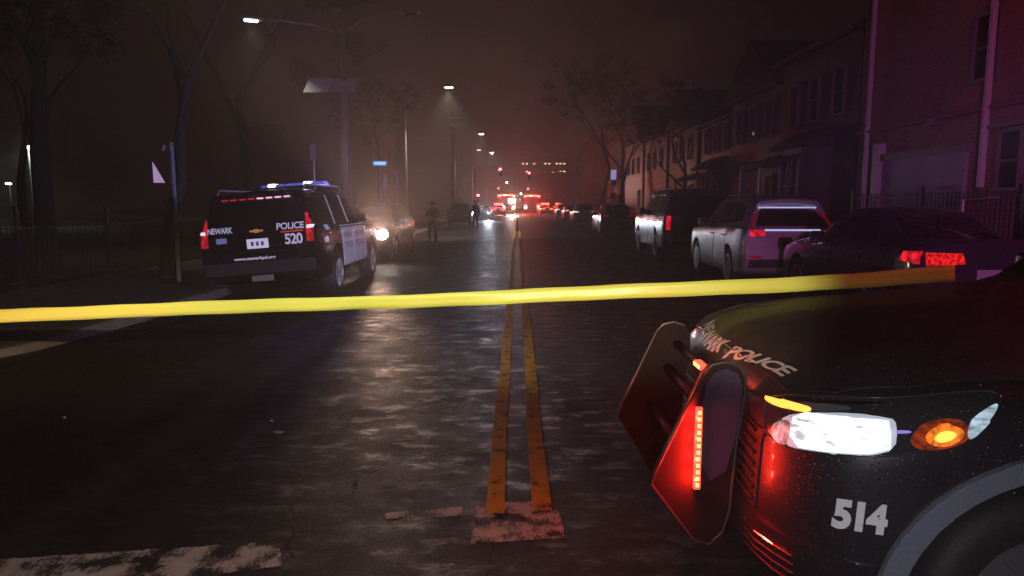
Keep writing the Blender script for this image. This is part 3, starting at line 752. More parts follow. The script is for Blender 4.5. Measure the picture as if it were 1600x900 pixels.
# wheel arch lips (moulded flares)
M_LIP = mat('grey_arch_moulding', (.17, .185, .23), .38, bump=.4, bscale=150)
for ax_x in c.axles:
    for axn in ('drv', 'pas'):
        n = 22; r0, r1 = c.wr + .062, c.wr + .125; zc = c.wr + .01; poly = []
        for k in range(n + 1): a = R(-8 + 196 * k / n); poly.append((ax_x + r1 * math.cos(a), zc + r1 * math.sin(a)))
        for k in range(n, -1, -1): a = R(-8 + 196 * k / n); poly.append((ax_x + r0 * math.cos(a), zc + r0 * math.sin(a)))
        poly = [(u, max(v, .23)) for u, v in poly]
        c.patch('wheel_arch_lip', poly, axn, M_LIP, .022, .03, .05)
# writing: white unit number on the bumper corner, agency name along the hood's front edge
def quad_frame(BL, BR, TL, TR): return lambda a, b: tuple((BL[i] * (1 - a) + BR[i] * a) * (1 - b) + (TL[i] * (1 - a) + TR[i] * a) * b for i in (0, 1))
M_DEC = mat('white_vinyl_lettering', (.82, .82, .80), .4)
c.text('unit_number', '514', quad_frame((1299, 824), (1384, 837), (1305, 777), (1390, 789)), CA, M_DEC, .004, 10, .055)
bl, br, tl = P3(1131, 562), P3(1223, 592), P3(1153, 544)
U = (br - bl); V = (tl - bl); U2 = Vector((U.x, U.y)); V2 = Vector((V.x, V.y)); bl2 = Vector((bl.x, bl.y))
def hoodtext(a, b, sag=.0):
    p = bl2 + U2 * a + V2 * b; return (p.x, p.y)
M_DEC2 = mat('grey_vinyl_lettering', (.50, .45, .46), .4)
c.text('agency_lettering', 'POLICE', lambda a, b: hoodtext(a, b), 'top', M_DEC2, .011, .04, .03)
def newark(a, b):
    y0 = bl2.y + .06; tt = (1 - a); p = bl2 + U2 * (-.95 * tt - .16) + V2 * b
    p.x += .10 * tt * tt * 1.2 + .015; return (p.x, p.y)
c.text('agency_lettering', 'NEWARK', newark, 'top', M_DEC2, .011, .04, .03)
# push bumper
M_PUSH = mat('push_bumper_coating', (.010, .008, .010), .6, spec=.08, bump=.3, bscale=90)
M_PAD = mat('push_bumper_rubber_pad', (.05, .045, .085), .4, spec=.3,
     bump=.12, bscale=60)
pb = obj('push_bumper', tb([(.02 + DX, -.40, .80), (.02 + DX, .40, .80)], .024, 12), M_PUSH, c.root, smooth=True)
for z, x in ((.62, -.06 + DX), (.42, -.04 + DX), (.92, .06 + DX)): obj('crossbar', tb([(x, -.40, z), (x, .40, z)], .020, 12), M_PUSH, pb, smooth=True)
prof = [(x_ + DX, z_) for x_, z_ in [(-.03, .975), (.0, 1.01), (.05, 1.02), (.10, 1.005), (.125, .965), (.125, .90), (.10, .72), (.09, .45), (.06, .24), (-.03, .22), (-.10, .36), (-.215, .55), (-.20, .60)]]
for sg in (1, -1):
    yy = sg * .41
    if sg > 0: prof_ = prof
    else: prof_ = [q_ for q_ in prof if q_[1] > .5] ; prof_ = prof_[:-2] + [(.085 + DX, .45), (.06 + DX, .36), (.01 + DX, .31), (-.05 + DX, .33), (-.11 + DX, .41)] + prof_[-2:]
    up = obj('upright', prism(bmesh.new(), prof_, 'y', yy - .02, yy + .02), M_PUSH if sg > 0 else mat('push_bumper_glow_toned', (.035, .018, .018), .6, spec=.06), pb)  # near plate's colour lifted towards red to carry the strip's halo
    obj('rim_edge', tb([(x, yy + sg * .02, z) for x, z in prof_ + prof_[:1]], .006, 8), mat('rim_edge_highlight', (.20, .17, .18), .28, metal=.4) if sg > 0 else mat('rim_edge_in_shade', (.07, .055, .06), .35), up, smooth=True)  # far rim's grey holds an edge highlight, near rim darkened as if unlit
    pad = [(x_ + DX, z_) for x_, z_ in [(-.022, .95), (.005, .99), (.05, 1.005), (.092, .985), (.112, .945), (.112, .88), (.095, .74), (.06, .60), (.0, .56), (-.045, .66), (-.045, .82)]]
    bm = prism(bmesh.new(), [(.045 + DX + (x - .045 - DX) * .96, .80 + (z - .80) * .97) for x, z in pad], 'y', yy + sg * .021, yy + sg * .034)
    bmesh.ops.recalc_face_normals(bm, faces=bm.faces)
    obj('rubber_pad', bm, M_PAD, up)
# red light strip on the near upright: a lens with a dozen diodes
M_LEDRED = mat('red_led_lens', (1, .05, .03), .3, emit=(1, .10, .07), estr=1.5)
M_LEDHOT = mat('red_led_diode', (1, .5, .2), .3, emit=(1, .55, .10), estr=2.2)
lx, ly = -.05 + DX, -.455
bar = obj('warning_light', bx((lx, ly, .70), (.026, .020, .315), bev=.006), M_LEDRED, pb)
for k in range(12): obj('diode', bx((lx, ly - .012, .70 + (k - 5.5) * .0252), (.012, .008, .013), bev=.002), M_LEDHOT, bar)
for k in range(4): point('light_strip_glow', (lx - .016, ly - .012, .70 + (k - 1.5) * .08), 3.4, (1, .02, .01), .012, c.root)
w2 = obj('warning_light', bx((.03 + DX, -.16, .945), (.03, .10, .025), Matrix.Rotation(R(0), 3, 'X'), .005), M_LEDRED, pb)
for k in range(3): obj('diode', bx((.013 + DX, -.19 + k * .03, .945), (.006, .02, .014)), M_LEDHOT, w2)
point('light_strip_glow', (-.12 + DX, -.1, .99), 5, (1, .05, .02), .02, c.root)
# roof light bar of the near police SUV
M_BLUELENS = mat('blue_beacon_lens', (.05, .1, 1), .2, emit=(.10, .16, 1), estr=14)
M_REDBEAC = mat('red_beacon_lens', (1, .03, .02), .2, emit=(1, .03, .02), estr=10)
lb = obj('light_bar', bx((2.75, 0, 1.86), (.30, 1.15, .05), bev=.02), M_BLACKPL, c.root)
for k in range(8):
    obj('beacon_lens', bx((2.75, -.49 + k * .14, 1.905), (.26, .125, .05), bev=.012), M_REDBEAC if k < 4 else M_BLUELENS, lb)
EXPL = c

# ------------------------------------------------------------------ police SUV at the left kerb, tail towards us
t = Car(ST_LARGE, (.98, 3.98), .40, .28).build('police_suv', 'black and white police SUV numbered 520 parked at the kerb, roof light bar lit', 'police car', (-4.27, 11.5 + 5.2, -.06), R(-90), P_BLACK, rim=M_STEEL)
glass_set(t, 'large'); L = t.L
for s_, p in zip((1, -1), both([(.83, .98), (.945, .98), (.93, 1.45), (.82, 1.45)])):
    o_ = lamp_patch(t, 'taillight', p, 'rear', mat('red_lit_tail', (.5, .01, .01), .2, emit=(1, .02, .05), estr=.30))
    emit_tex(_mats['red_lit_tail'], 12, .3, 1.6) if s_ == 1 else None
    t.patch('reversing_lens', [(s_ * .85, 1.19), (s_ * .93, 1.19), (s_ * .93, 1.24), (s_ * .85, 1.24)], 'rear', mat('clear_lens_lit', (.9, .9, .95), .2, emit=(.9, .8, 1), estr=.9), .034, .01, .06, o_)
bumper_band(t, 'rear', .50, .70, .93, mat('bumper_top_plastic', (.05, .05, .055), .35))
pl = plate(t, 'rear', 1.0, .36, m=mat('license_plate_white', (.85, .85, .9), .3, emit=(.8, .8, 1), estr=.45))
for k in range(3):
    o_ = obj('plate_character', bx((.010, (k - 1) * .085, 0), (.006, .045, .07)), mat('plate_character_grey', (.30, .3, .42), .5), pl); o_.location = (L + .005, 0, 1.0)
    h = t.hit(0, 1.0, 'rear'); o_.location = (h.x + .012, 0, 1.0)
for z, y0, y1, r in ((.865, -.42, .52, .012),):
    h = t.hit(0, z, 'rear'); obj('chrome_trim', tb([(h.x + .02, y0, z + .0), (h.x + .02, y1, z)], r), M_CHROME, t.root)
M_DEC3 = mat('glowing_lettering', (.85, .84, .92), .35, emit=(.75, .7, 1), estr=.35)  # lettering emits a violet-white glow of its own
# from behind, photo-right is the passenger side (+y)
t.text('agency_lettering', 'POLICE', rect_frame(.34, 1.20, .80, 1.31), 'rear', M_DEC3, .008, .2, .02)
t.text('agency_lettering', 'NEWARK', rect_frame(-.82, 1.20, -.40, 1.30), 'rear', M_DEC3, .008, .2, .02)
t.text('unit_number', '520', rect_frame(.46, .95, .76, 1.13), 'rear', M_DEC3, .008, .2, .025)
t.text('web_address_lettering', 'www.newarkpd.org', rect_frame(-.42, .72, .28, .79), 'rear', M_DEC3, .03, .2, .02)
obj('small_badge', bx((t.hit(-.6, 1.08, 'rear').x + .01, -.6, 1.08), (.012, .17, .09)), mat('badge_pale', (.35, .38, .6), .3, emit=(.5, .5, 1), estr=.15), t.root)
bm = bmesh.new(); h = t.hit(0, 1.21, 'rear'); prism(bm, [(-.11, 1.195), (-.04, 1.195), (-.04, 1.18), (.04, 1.18), (.04, 1.195), (.11, 1.195), (.11, 1.225), (.04, 1.225), (.04, 1.24), (-.04, 1.24), (-.04, 1.225), (-.11, 1.225)], 'x', h.x + .004, h.x + .02)
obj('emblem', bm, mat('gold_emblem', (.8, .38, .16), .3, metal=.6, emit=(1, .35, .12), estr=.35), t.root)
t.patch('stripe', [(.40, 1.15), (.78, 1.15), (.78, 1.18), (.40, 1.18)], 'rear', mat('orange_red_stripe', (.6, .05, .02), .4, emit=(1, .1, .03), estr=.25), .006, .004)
M_DOORW = mat('white_door_paint', (.72, .74, .80), .3)
wd = doors(t, [(1.60, 2.72), (2.76, 3.60)], .42, 1.18, M_DOORW)
for k, d in enumerate(wd):
    if k % 2: 
        x0 = 1.75 if k == 1 else 2.88; ww = .85 if k == 1 else .62
        for z, tx in ((.92, 'NEWARK'), (.74, 'POLICE')):
            t.text('agency_lettering', tx, (lambda a, b, x0=x0, z=z, ww=ww: (x0 + ww * (1 - a), z + .12 * b)), 'pas', mat('faded_door_lettering', (.33, .36, .48), .5), .020, .2, .02, d)
mirrors(t, 1.95, 1.30, .92)
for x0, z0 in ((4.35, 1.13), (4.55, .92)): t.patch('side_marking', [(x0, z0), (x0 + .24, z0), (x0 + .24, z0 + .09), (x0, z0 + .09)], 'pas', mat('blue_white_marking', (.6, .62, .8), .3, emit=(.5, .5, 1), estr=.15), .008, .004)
t.patch('lit_pillar_strip', [(3.77, 1.22), (3.83, 1.22), (3.83, 1.76), (3.77, 1.76)], 'pas', M_DOORW, .010, .006)  # white strips put in for bluish light on the dark pillars
t.patch('lit_pillar_strip', [(2.76, 1.22), (2.84, 1.22), (2.84, 1.77), (2.76, 1.77)], 'pas', M_DOORW, .010, .006)
for sg in (-1, 1): obj('roof_rail', tb([(2.35, sg * .74, 1.86), (2.5, sg * .75, 1.94), (4.7, sg * .75, 1.94), (4.85, sg * .74, 1.85)], .02), M_STEEL, t.root)
lb = obj('light_bar', bx((2.9, 0, 1.99), (.32, 1.30, .05), bev=.02), M_STEEL, t.root)
M_BEAW = mat('white_beacon_lens', (1, .9, 1), .2, emit=(1, .82, 1), estr=6)
for k in range(9):
    hot = k in (1, 6)
    o_ = obj('beacon_lens', bx((2.9, -.56 + k * .14, 2.035), (.28, .125, .045 if not hot else .075), bev=.012), M_BEAW if hot else mat('blue_lens_dim', (.10, .12, .4), .2, emit=(.16, .2, 1), estr=.35), lb)
h = t.hit(0, 1.74, 'rear')
for k in range(8):
    y = -.52 + k * .15
    obj('rear_warning_light', bx((t.hit(y, 1.745, 'rear').x + .03, y, 1.745), (.03, .10, .025), bev=.004), mat('red_warning_dim', (.5, .02, .02), .3, emit=(1, .05, .05), estr=.30) if k < 4 else mat('pink_warning', (.8, .6, .7), .3, emit=(1, .5, .75), estr=1.0), t.root)
obj('antenna', tb([(3.5, 0, 1.88), (3.55, 0, 2.05)], [.012, .006]), M_STEEL, t.root)
obj('hitch_plate', bx((L + .01, .02, .42), (.05, .36, .10), bev=.01), M_STEEL, t.root)
point('beacon_glow', (2.9, .7, 2.3), 30, (.35, .35, 1), .1, t.root)
LEAN = R(4.4)
for ch in list(COL.objects):
    if ch.parent == t.root and ch not in t.wheels:
        ch.matrix_basis = Matrix.Rotation(LEAN, 4, 'X') @ ch.matrix_basis if False else (Matrix.Translation((0, 0, .30)) @ Matrix.Rotation(LEAN, 4, 'X') @ Matrix.Translation((0, 0, -.30))) @ ch.matrix_basis
TAHOE = t

# ------------------------------------------------------------------ parked and distant cars
def rear_at(X_left, d, L, w):  # tail towards us; returns root location (front bumper point)
    x = X_left + w / 2; return (x, d + L, rz(x, d + 2))
M_TLIT = mat('red_tail_glow', (.6, .01, .01), .2, emit=(1, .015, .03), estr=.55)
M_TBRI = emit_tex(mat('red_tail_bright', (.4, .01, .01), .2, emit=(1, .02, .02), estr=.45), 22, .08, 2.2)
emit_tex(M_TLIT, 14, .1, 1.8)
sd = generic('sedan', 'parked_car', 'dark sedan with bright red tail lights, its boot behind the police SUV windscreen', 'car', rear_at(4.92, 8.55, 4.58, 1.83), R(-90), P_GREEN, 'cars parked along the kerb', lit=M_TBRI)
sd.root.scale = (1, 1, 1.12)
sd.patch('taillight', [(4.20, .86), (4.56, .84), (4.56, .98), (4.26, .97)], 'drv', M_TLIT, .010, .02, .06)
M_SILREAR = mat('bluish_sheen_glow', (.7, .75, .9), .15, metal=.8, emit=(.55, .6, 1), estr=.8)  # bluish sheen of the strips is put in as their own glow
cr = generic('mid', 'parked_car', 'silver crossover with roof rails parked just ahead of the dark sedan', 'car', rear_at(4.42, 13.35, 4.6, 1.86), R(-91.2), P_SILVER, 'cars parked along the kerb', lit=M_TLIT, roofrail=True)
cr.root.scale = (1.02, 1, 1.10)
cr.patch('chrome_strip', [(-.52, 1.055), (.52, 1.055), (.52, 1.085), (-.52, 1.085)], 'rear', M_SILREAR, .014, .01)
cr.patch('window_top_glint', [(-.56, 1.445), (.56, 1.445), (.56, 1.47), (-.56, 1.47)], 'rear', M_SILREAR, .014, .01)  # added strip stands in for the highlight above the rear window
generic('large', 'parked_car', 'large dark SUV with faint red tail lights parked ahead of the silver crossover', 'car', rear_at(4.25, 20.2, 5.2, 2.02), R(-90), P_DARK, 'cars parked along the kerb', lit=M_TLIT, roofrail=True).root.scale = (1, 1, 1.12)
generic('mid', 'parked_car', 'black crossover parked beside the sign post beyond the driveway gap', 'car', rear_at(4.5, 37.5, 4.6, 1.86), R(-90), P_BLACK, 'cars parked along the kerb')
M_RW = mat('white_reflection_glow', (.85, .85, .95), .2, emit=(.85, .85, 1), estr=.9)  # reflected white light put in as glow of the tail lenses
first = None
for k, (X, d, lab) in enumerate(((4.45, 55, 'white crossover parked ahead of the black one, nearest of three pale cars'), (4.45, 66, 'white crossover in the middle of the three pale parked cars'), (4.45, 79, 'white crossover farthest down the parked row'))):
    if first is None:
        q = generic('mid', 'parked_car', lab, 'car', rear_at(X, d, 4.6, 1.86), R(-90), P_WHITE, 'cars parked along the kerb', lit=M_RW); first = q
    else:
        o_ = dup(first.root); o_.location = rear_at(X, d, 4.6, 1.86); o_['label'] = lab
# left side: one with lit headlamps nose to nose with the police SUV
lf = generic('mid', 'parked_car', 'dark car facing us with one blazing headlamp, just beyond the police SUV', 'car', (-4.45, 19.4, -.07), R(90), P_DARK, None)
hd = lf.patch('headlamp_bulb', [(-.76, .70), (-.66, .66), (-.54, .70), (-.49, .79), (-.54, .89), (-.66, .93), (-.76, .89), (-.80, .79)], 'front', M_HEADWARM, .035, .01, .05)
ll = generic('mid', 'parked_car', 'dark crossover at the left kerb beside the two standing people', 'car', (-4.4, 52, -.07), R(90), P_DARK, None)
fl = generic('sedan', 'parked_car', 'distant car facing us with a cold bluish headlamp on', 'car', (-3.6, 72, -.05), R(90), P_DARK, None)
for s_ in (1, -1): fl.patch('headlamp_bulb', [(s_ * .55, .62), (s_ * .70, .62), (s_ * .70, .72), (s_ * .55, .72)], 'front', M_HEADCOOL, .035, .01, .05)

# fire trucks and their lights at the end of the street
M_FIRE = mat('fire_engine_red', (.45, .02, .015), .3, coat=.5)
M_FRED = mat('red_flasher', (1, .02, .02), .3, emit=(1, .015, .01), estr=90)
M_FAMB = mat('amber_flasher', (1, .5, .1), .3, emit=(1, .42, .12), estr=30)
M_FWHT = mat('white_scene_light', (1, .95, .9), .3, emit=(1, .85, .75), estr=400)
def fire_truck(loc, label, rot=0, white=False):
    r = thing('fire_truck', label, 'fire engine', loc, rot, 'fire engines blocking the end of the street')
    obj('body', bx((0, 3.6, 1.75), (2.5, 6.2, 2.3), bev=.05), M_FIRE, r)
    cab = obj('cab', bx((0, 7.9, 1.65), (2.45, 2.2, 2.2), bev=.12), M_FIRE, r)
    obj('windshield', bx((0, 9.01, 2.15), (2.1, .03, .8)), M_GLASSD, cab)
    for sg in (-1, 1): obj('side_window', bx((sg * 1.23, 7.9, 2.2), (.02, 1.3, .7)), M_GLASSD, cab)
    obj('roller_door', bx((0, .48, 1.7), (1.5, .03, 1.7)), M_STEEL, r)
    obj('step_bumper', bx((0, .3, .55), (2.4, .4, .15), bev=.02), M_STEEL, r)
    for sg in (-1, 1):
        for y in (1.8, 7.6):
            w = obj('wheel', lathe(bmesh.new(), [(.3, -.15), (.5, -.15), (.52, 0), (.5, .15), (.3, .15)], (sg * 1.08, y, .52), 'x', 20), M_RUBBER, r)
            obj('rim', lathe(bmesh.new(), [(.3, -.02), (.26, .02), (.1, .04)], (sg * 1.2, y, .52), 'x', 16), M_RIMD, w)
        for z, m in ((2.78, M_FRED), (1.25, M_FRED), (.95, M_FAMB)): obj('flasher', bx((sg * 1.05, .46, z), (.46, .06, .26), bev=.02), m, r)
        obj('ladder_rail', tb([(sg * .35, .6, 3.0), (sg * .35, 6.5, 3.05)], .04), M_STEEL, r)
    for k in range(4): obj('flasher', bx((-.6 + k * .4, .46, 2.86), (.34, .05, .16)), M_FRED if k != 1 else M_FAMB, r)
    lb_ = obj('light_bar', bx((0, 7.9, 2.85), (1.8, .35, .12)), M_BLACKPL, r)
    for k in range(4): obj('beacon_lens', bx((-.66 + k * .44, 7.9, 2.96), (.38, .3, .12), bev=.02), M_FRED, lb_)
    for sg in (-1, 1): spot('flasher_beam', (sg * 1.05, .2, 1.6), (sg * 1.05, -20, .6), 1500, (1, .03, .02), 120, .9, .15, r)
    if white: obj('scene_light', bx((.9, .42, 2.2), (.5, .05, .28)), M_FWHT, r)
    return r
fire_truck((-1.6, 104, -.02), 'red fire engine in the oncoming lane, beside the white floodlight')
fire_truck((2.4, 112, -.02), 'red fire engine in our lane, under the lit office windows')
# a scene light on a tripod between them
r = thing('scene_light', 'tripod with blazing white floodlight between the two fire engines', 'floodlight', (-.75, 101, 0))
obj('mast', tb([(0, 0, .6), (0, 0, 1.8)], .03), M_STEEL, r)
for k in range(3): a = 2 * math.pi * k / 3; obj('leg', tb([(0, 0, .7), (.5 * math.cos(a), .5 * math.sin(a), 0)], .02), M_STEEL, r)
hd_ = obj('lamp_housing', bx((0, 0, 1.95), (1.0, .18, .68), bev=.03), M_BLACKPL, r); obj('lamp_face', bx((0, -.1, 1.95), (.95, .03, .62)), M_FWHT, hd_)
spot('flood_beam', (0, -.25, 1.9), (-3, -60, .5), 2800, (1, .80, .62), 80, .9, .2, r)

M_BEACR = mat('red_far_beacon', (1, .02, .02), .3, emit=(1, .02, .015), estr=60)
fp = None
for k, (X, d, rot, lab) in enumerate(((-2.4, 93, R(-90), 'police car with red beacons, before the fire engine in the oncoming lane'), (3.6, 99, R(-84), 'police car with red beacons right of the centre line, tail towards us'), (.9, 118, R(-150), 'police car parked slantwise behind the floodlight, red beacons on'), (5.9, 108, R(-80), 'rightmost far police car with red beacons beside the kerb'))):
    if fp is None:
        fp = generic('sedan', 'distant_police_car', lab, 'police car', (X, d, -.03), rot, P_WHITE, 'far police cars by the fire engines', lit=mat('far_tail_red', (1, .02, .02), .3, emit=(1, .03, .02), estr=14))
        b_ = obj('light_bar', bx((2.6, 0, 1.50), (.3, 1.1, .05)), M_BLACKPL, fp.root)
        for j in range(3): obj('beacon_lens', bx((2.6, -.36 + j * .36, 1.58), (.3, .32, .12)), M_BEACR, b_)
    else:
        o_ = dup(fp.root); o_.location = (X, d, -.03); o_.rotation_euler = (0, 0, rot); o_['label'] = lab
# ------------------------------------------------------------------ people
def person(label, loc, rot, H, jacket, trousers, skin=(.35, .22, .16), arms='side', hat=True):
    k = H / 1.78
    r = thing('person', label, 'person', loc, rot, None)
    V = []; E = []; RD = []
    def v(p, rad, par=None):
        V.append(tuple(k * q for q in p)); RD.append(rad * k)
        if par is not None: E.append((par, len(V) - 1))
        return len(V) - 1
    pel = v((0, 0, .95), .155); wa = v((0, 0, 1.10), .14, pel); ch = v((0, .01, 1.30), .165, wa); sh = v((0, 0, 1.44), .12, ch)
    nk = v((0, 0, 1.53), .058, sh); hd = v((0, .015, 1.62), .085, nk); tp = v((0, .01, 1.71), .082, hd)
    for s in (-1, 1):
        a = v((s * .17, 0, 1.42), .075, sh)
        if arms == 'side': el = v((s * .26, -.02, 1.15), .052, a); wr_ = v((s * .27, .06, .92), .036, el); v((s * .265, .09, .82), .038, wr_)
        else: el = v((s * .28, -.03, 1.17), .055, a); wr_ = v((s * .14, .17, 1.10), .038, el); v((s * .05, .2, 1.12), .038, wr_)
        hp = v((s * .09, 0, .88), .105, pel); kn = v((s * .12, .01, .49), .068, hp); an = v((s * .14, -.01, .10), .045, kn); hl_ = v((s * .145, .02, .045), .045, an); v((s * .16, .15, .035), .036, hl_)
    me = bpy.data.meshes.new('body'); me.from_pydata(V, E, []); o = bpy.data.objects.new('body', me); COL.objects.link(o)
    sk = o.modifiers.new('s', 'SKIN'); o.modifiers.new('u', 'SUBSURF').levels = 2; o.modifiers['u'].render_levels = 2
    for i, sv in enumerate(me.skin_vertices[0].data): sv.radius = (RD[i], RD[i] * (.75 if i in (pel, wa, ch, sh) else 1)); sv.use_root = (i == 0)
    dg = bpy.context.evaluated_depsgraph_get(); dg.update(); me2 = bpy.data.meshes.new_from_object(o.evaluated_get(dg)); bpy.data.objects.remove(o)
    me2.materials.clear()
    for m in (jacket, trousers, mat('skin', skin, .5), M_BLACKPL): me2.materials.append(m)
    for p in me2.polygons:
        z = p.center.z / k; ax = abs(p.center.x) / k; p.use_smooth = True
        hand = (z < .90 and ax > .22) if arms == 'side' else (p.center.y / k > .17 and 1.0 < z < 1.2)
        p.material_index = 2 if z > 1.52 or hand else (3 if z < .12 else (1 if z < .93 and ax < .22 else 0))
    b = link('body', me2, None, r)
    if hat:
        obj('cap', lathe(bmesh.new(), [(.10 * k, 0), (.105 * k, .03 * k), (.12 * k, .06 * k), (.03 * k, .085 * k)], (0, .01, 1.70 * k), 'z', 18), jacket, r, smooth=True)
    else:
        obj('hair', lathe(bmesh.new(), [(.088 * k, -.06 * k), (.096 * k, 0), (.085 * k, .05 * k), (.04 * k, .08 * k)], (0, -.01, 1.70 * k), 'z', 18), M_BLACKPL, r, smooth=True)
    obj('belt', lathe(bmesh.new(), [(.16 * k, -.03 * k), (.17 * k, 0), (.16 * k, .03 * k)], (0, 0, .98 * k), 'z', 20), M_BLACKPL, r, smooth=True)
    return r
M_NAVY = mat('navy_jacket', (.03, .03, .05), .8); M_GREYJ = mat('dusky_jacket', (.06, .05, .055), .8); M_TROU = mat('black_trousers', (.015, .015, .02), .85)
p1 = at(676, 376, 29.8); person('person in bulky dusky jacket standing in the road, head bowed, beyond the blazing headlamp', (p1.x, 29.8, rz(p1.x, 30)), R(150), 1.74, M_GREYJ, M_TROU, arms='front', hat=False).scale = (1.22, 1.22, 1)
p2 = at(743, 354, 46); person('person in dark navy uniform standing beside the distant cold headlamp', (p2.x, 46, rz(p2.x, 46)), R(20), 1.84, M_NAVY, M_TROU)

# ------------------------------------------------------------------ barrier tape across the road
M_TAPE = bpy.data.materials.new('yellow_barrier_tape'); M_TAPE.use_nodes = True
_b = M_TAPE.node_tree.nodes['Principled BSDF']; _b.inputs['Base Color'].default_value = (.88, .80, .15, 1); _b.inputs['Roughness'].default_value = .38
_tc = N(M_TAPE, 'ShaderNodeTexCoord'); _n = N(M_TAPE, 'ShaderNodeTexNoise'); _n.inputs['Scale'].default_value = 14
_mp = N(M_TAPE, 'ShaderNodeMapping'); _mp.inputs['Scale'].default_value = (.6, 1, 4)
M_TAPE.node_tree.links.new(_tc.outputs['Object'], _mp.inputs[0]); M_TAPE.node_tree.links.new(_mp.outputs[0], _n.inputs['Vector'])
_bp = N(M_TAPE, 'ShaderNodeBump'); _bp.inputs['Strength'].default_value = .35; _bp.inputs['Distance'].default_value = .006
M_TAPE.node_tree.links.new(_n.outputs[0], _bp.inputs['Height']); M_TAPE.node_tree.links.new(_bp.outputs[0], _b.inputs['Normal'])
bm = bmesh.new(); pts = []; n = 120
A_ = at(-260, 502, 4.15); B_ = at(0, 493, 3.95); C_ = at(800, 463.5, 3.75); D_ = at(1330, 438, 3.55); E_ = at(1492, 427, 3.55)
ctrl = [A_, B_, C_, D_, E_]; xs_ = [p.x for p in ctrl]; fy = pchip(xs_, [p.y for p in ctrl]); fz = pchip(xs_, [p.z for p in ctrl])
prev = None; rows = []
for i in range(n + 1):
    x = xs_[0] + (xs_[-1] - xs_[0]) * i / n; y, z = fy(x), fz(x); tw = .16 * math.sin(x * 1.3) + .10 * math.sin(x * 3.7 + 1) + .05 * math.sin(x * 11 + 2); z += .003 * math.sin(x * 2.9) + .0012 * math.sin(x * 13)
    hw = .0385 if x < xs_[3] else .0385 + .006 * (x - xs_[3])
    up = Vector((0, math.sin(tw), math.cos(tw))) * hw
    rows.append([bm.verts.new(Vector((x, y, z)) + up * s) for s in (-1, -.33, .33, 1)])
for a, b_ in zip(rows, rows[1:]):
    for k in range(3): bm.faces.new((a[k], a[k + 1], b_[k + 1], b_[k]))
for f in bm.faces: f.smooth = True
tape = tag(obj('barrier_tape', bm, M_TAPE), 'long yellow barrier tape stretched across the street and over the police SUV bonnet', 'barrier tape')
sm = tape.modifiers.new('th', 'SOLIDIFY'); sm.thickness = .0006

# ------------------------------------------------------------------ street lamps, poles, signs, signals
M_LAMPON = mat('lit_lamp_glass', (1, 1, .9), .3, emit=(1, .90, .78), estr=30)
M_LAMPON2 = mat('lit_lamp_glass_near', (1, 1, .8), .3, emit=(.95, 1, .72), estr=8)
def lamp_head(parent, p, dirv, m, power, col, ang=98, tgt=None):
    d = Vector(dirv).normalized(); a = math.atan2(d.y, d.x); Rm = Matrix.Rotation(a, 3, 'Z')
    h = obj('lamp_head', box(bmesh.new(), (0, 0, 0), (.62, .26, .10), bev=.04), M_STEEL, parent); h.location = p; h.rotation_euler = (0, 0, a)
    obj('lamp_glass', box(bmesh.new(), (.04, 0, -.065), (.40, .19, .05), bev=.02), m, h)
    if power:
        q = Vector(p) + Vector((0, 0, -.16)); spot('lamp_light', q, (tgt or (q + Vector((0, 0, -5)))), power, col, ang, .6, .12, parent)
def street_lamp(label, base, arms, H, rad=.13, group='street lamps on the left side'):
    r = thing('street_lamp', label, 'street lamp', base, 0, group)
    obj('pole', tb([(0, 0, 0), (0, 0, H * .5), (0, 0, H)], [rad, rad * .8, rad * .55], 14), M_STEEL, r, smooth=True)
    obj('foundation', lathe(bmesh.new(), [(rad * 1.9, 0), (rad * 1.9, .25), (rad * 1.2, .32)], (0, 0, 0), 'z', 14), M_STEEL, r)
    for dx, dy, dz, m, pw, col in arms:
        pts = [(0, 0, H - .1), (dx * .35, dy * .35, H - .1 + dz * .75), (dx * .75, dy * .75, H - .1 + dz), (dx, dy, H - .1 + dz)]
        obj('arm', tb(pts, [.045, .04, .035, .03], 8), M_STEEL, r, smooth=True)
        lamp_head(r, (dx + .2 * (1 if dx > 0 else -1), dy, H - .1 + dz), (1 if dx > 0 else -1, dy / max(.1, abs(dx)), 0), m, pw, col)
    return r
Xp = -5.62; dp = 23.0
street_lamp('tall double-armed street lamp behind the police SUV, one head lit, solar panels on its pole', (Xp, dp, .06), [(-2.35, -.9, .25, M_LAMPON2, 260, (1, .85, .7)), (2.0, -.2, .62, M_GLASSD, 0, None)], 7.05, .17)
# solar panels clamped to it
sp = thing('solar_panel', 'pair of tilted solar panels strapped to the double-armed lamp pole', 'solar panel', (Xp - .32, dp - .28, 5.35))
M_SOL = mat('solar_backing', (.62, .62, .68), .5)
for k, x in enumerate((-.42, .42)):
    fr = obj('panel', bx((x, 0, 0), (.80, .04, .92), Matrix.Rotation(R(-52), 3, 'X'), .005), M_SOL, sp); obj('panel_frame', tb([(x - .4, -.36, -.28), (x + .4, -.36, -.28), (x + .4, .36, .28), (x - .4, .36, .28), (x - .4, -.36, -.28)], .018, 6), M_IRON, fr)
obj('bracket', tb([(.30, .28, -.3), (0, .06, -.05)], .03), M_STEEL, sp)
WARM = (1, .78, .60)
street_lamp('first single-arm street lamp beyond the double-armed one, brightly lit', (-6.05, 38, .05), [(2.15, .0, .42, M_LAMPON, 2200, WARM)], 7.45, .10)
street_lamp('second single-arm street lamp down the road, lit', (-5.9, 66, .05), [(2.3, .0, .42, M_LAMPON, 1200, WARM)], 7.75, .10)
street_lamp('small dim single-arm street lamp between the second and the fourth', (-6.4, 78, .05), [(1.9, .0, .3, mat('lit_lamp_dim', (1, 1, .9), .3, emit=(1, .9, .8), estr=4), 200, WARM)], 7.3, .09)
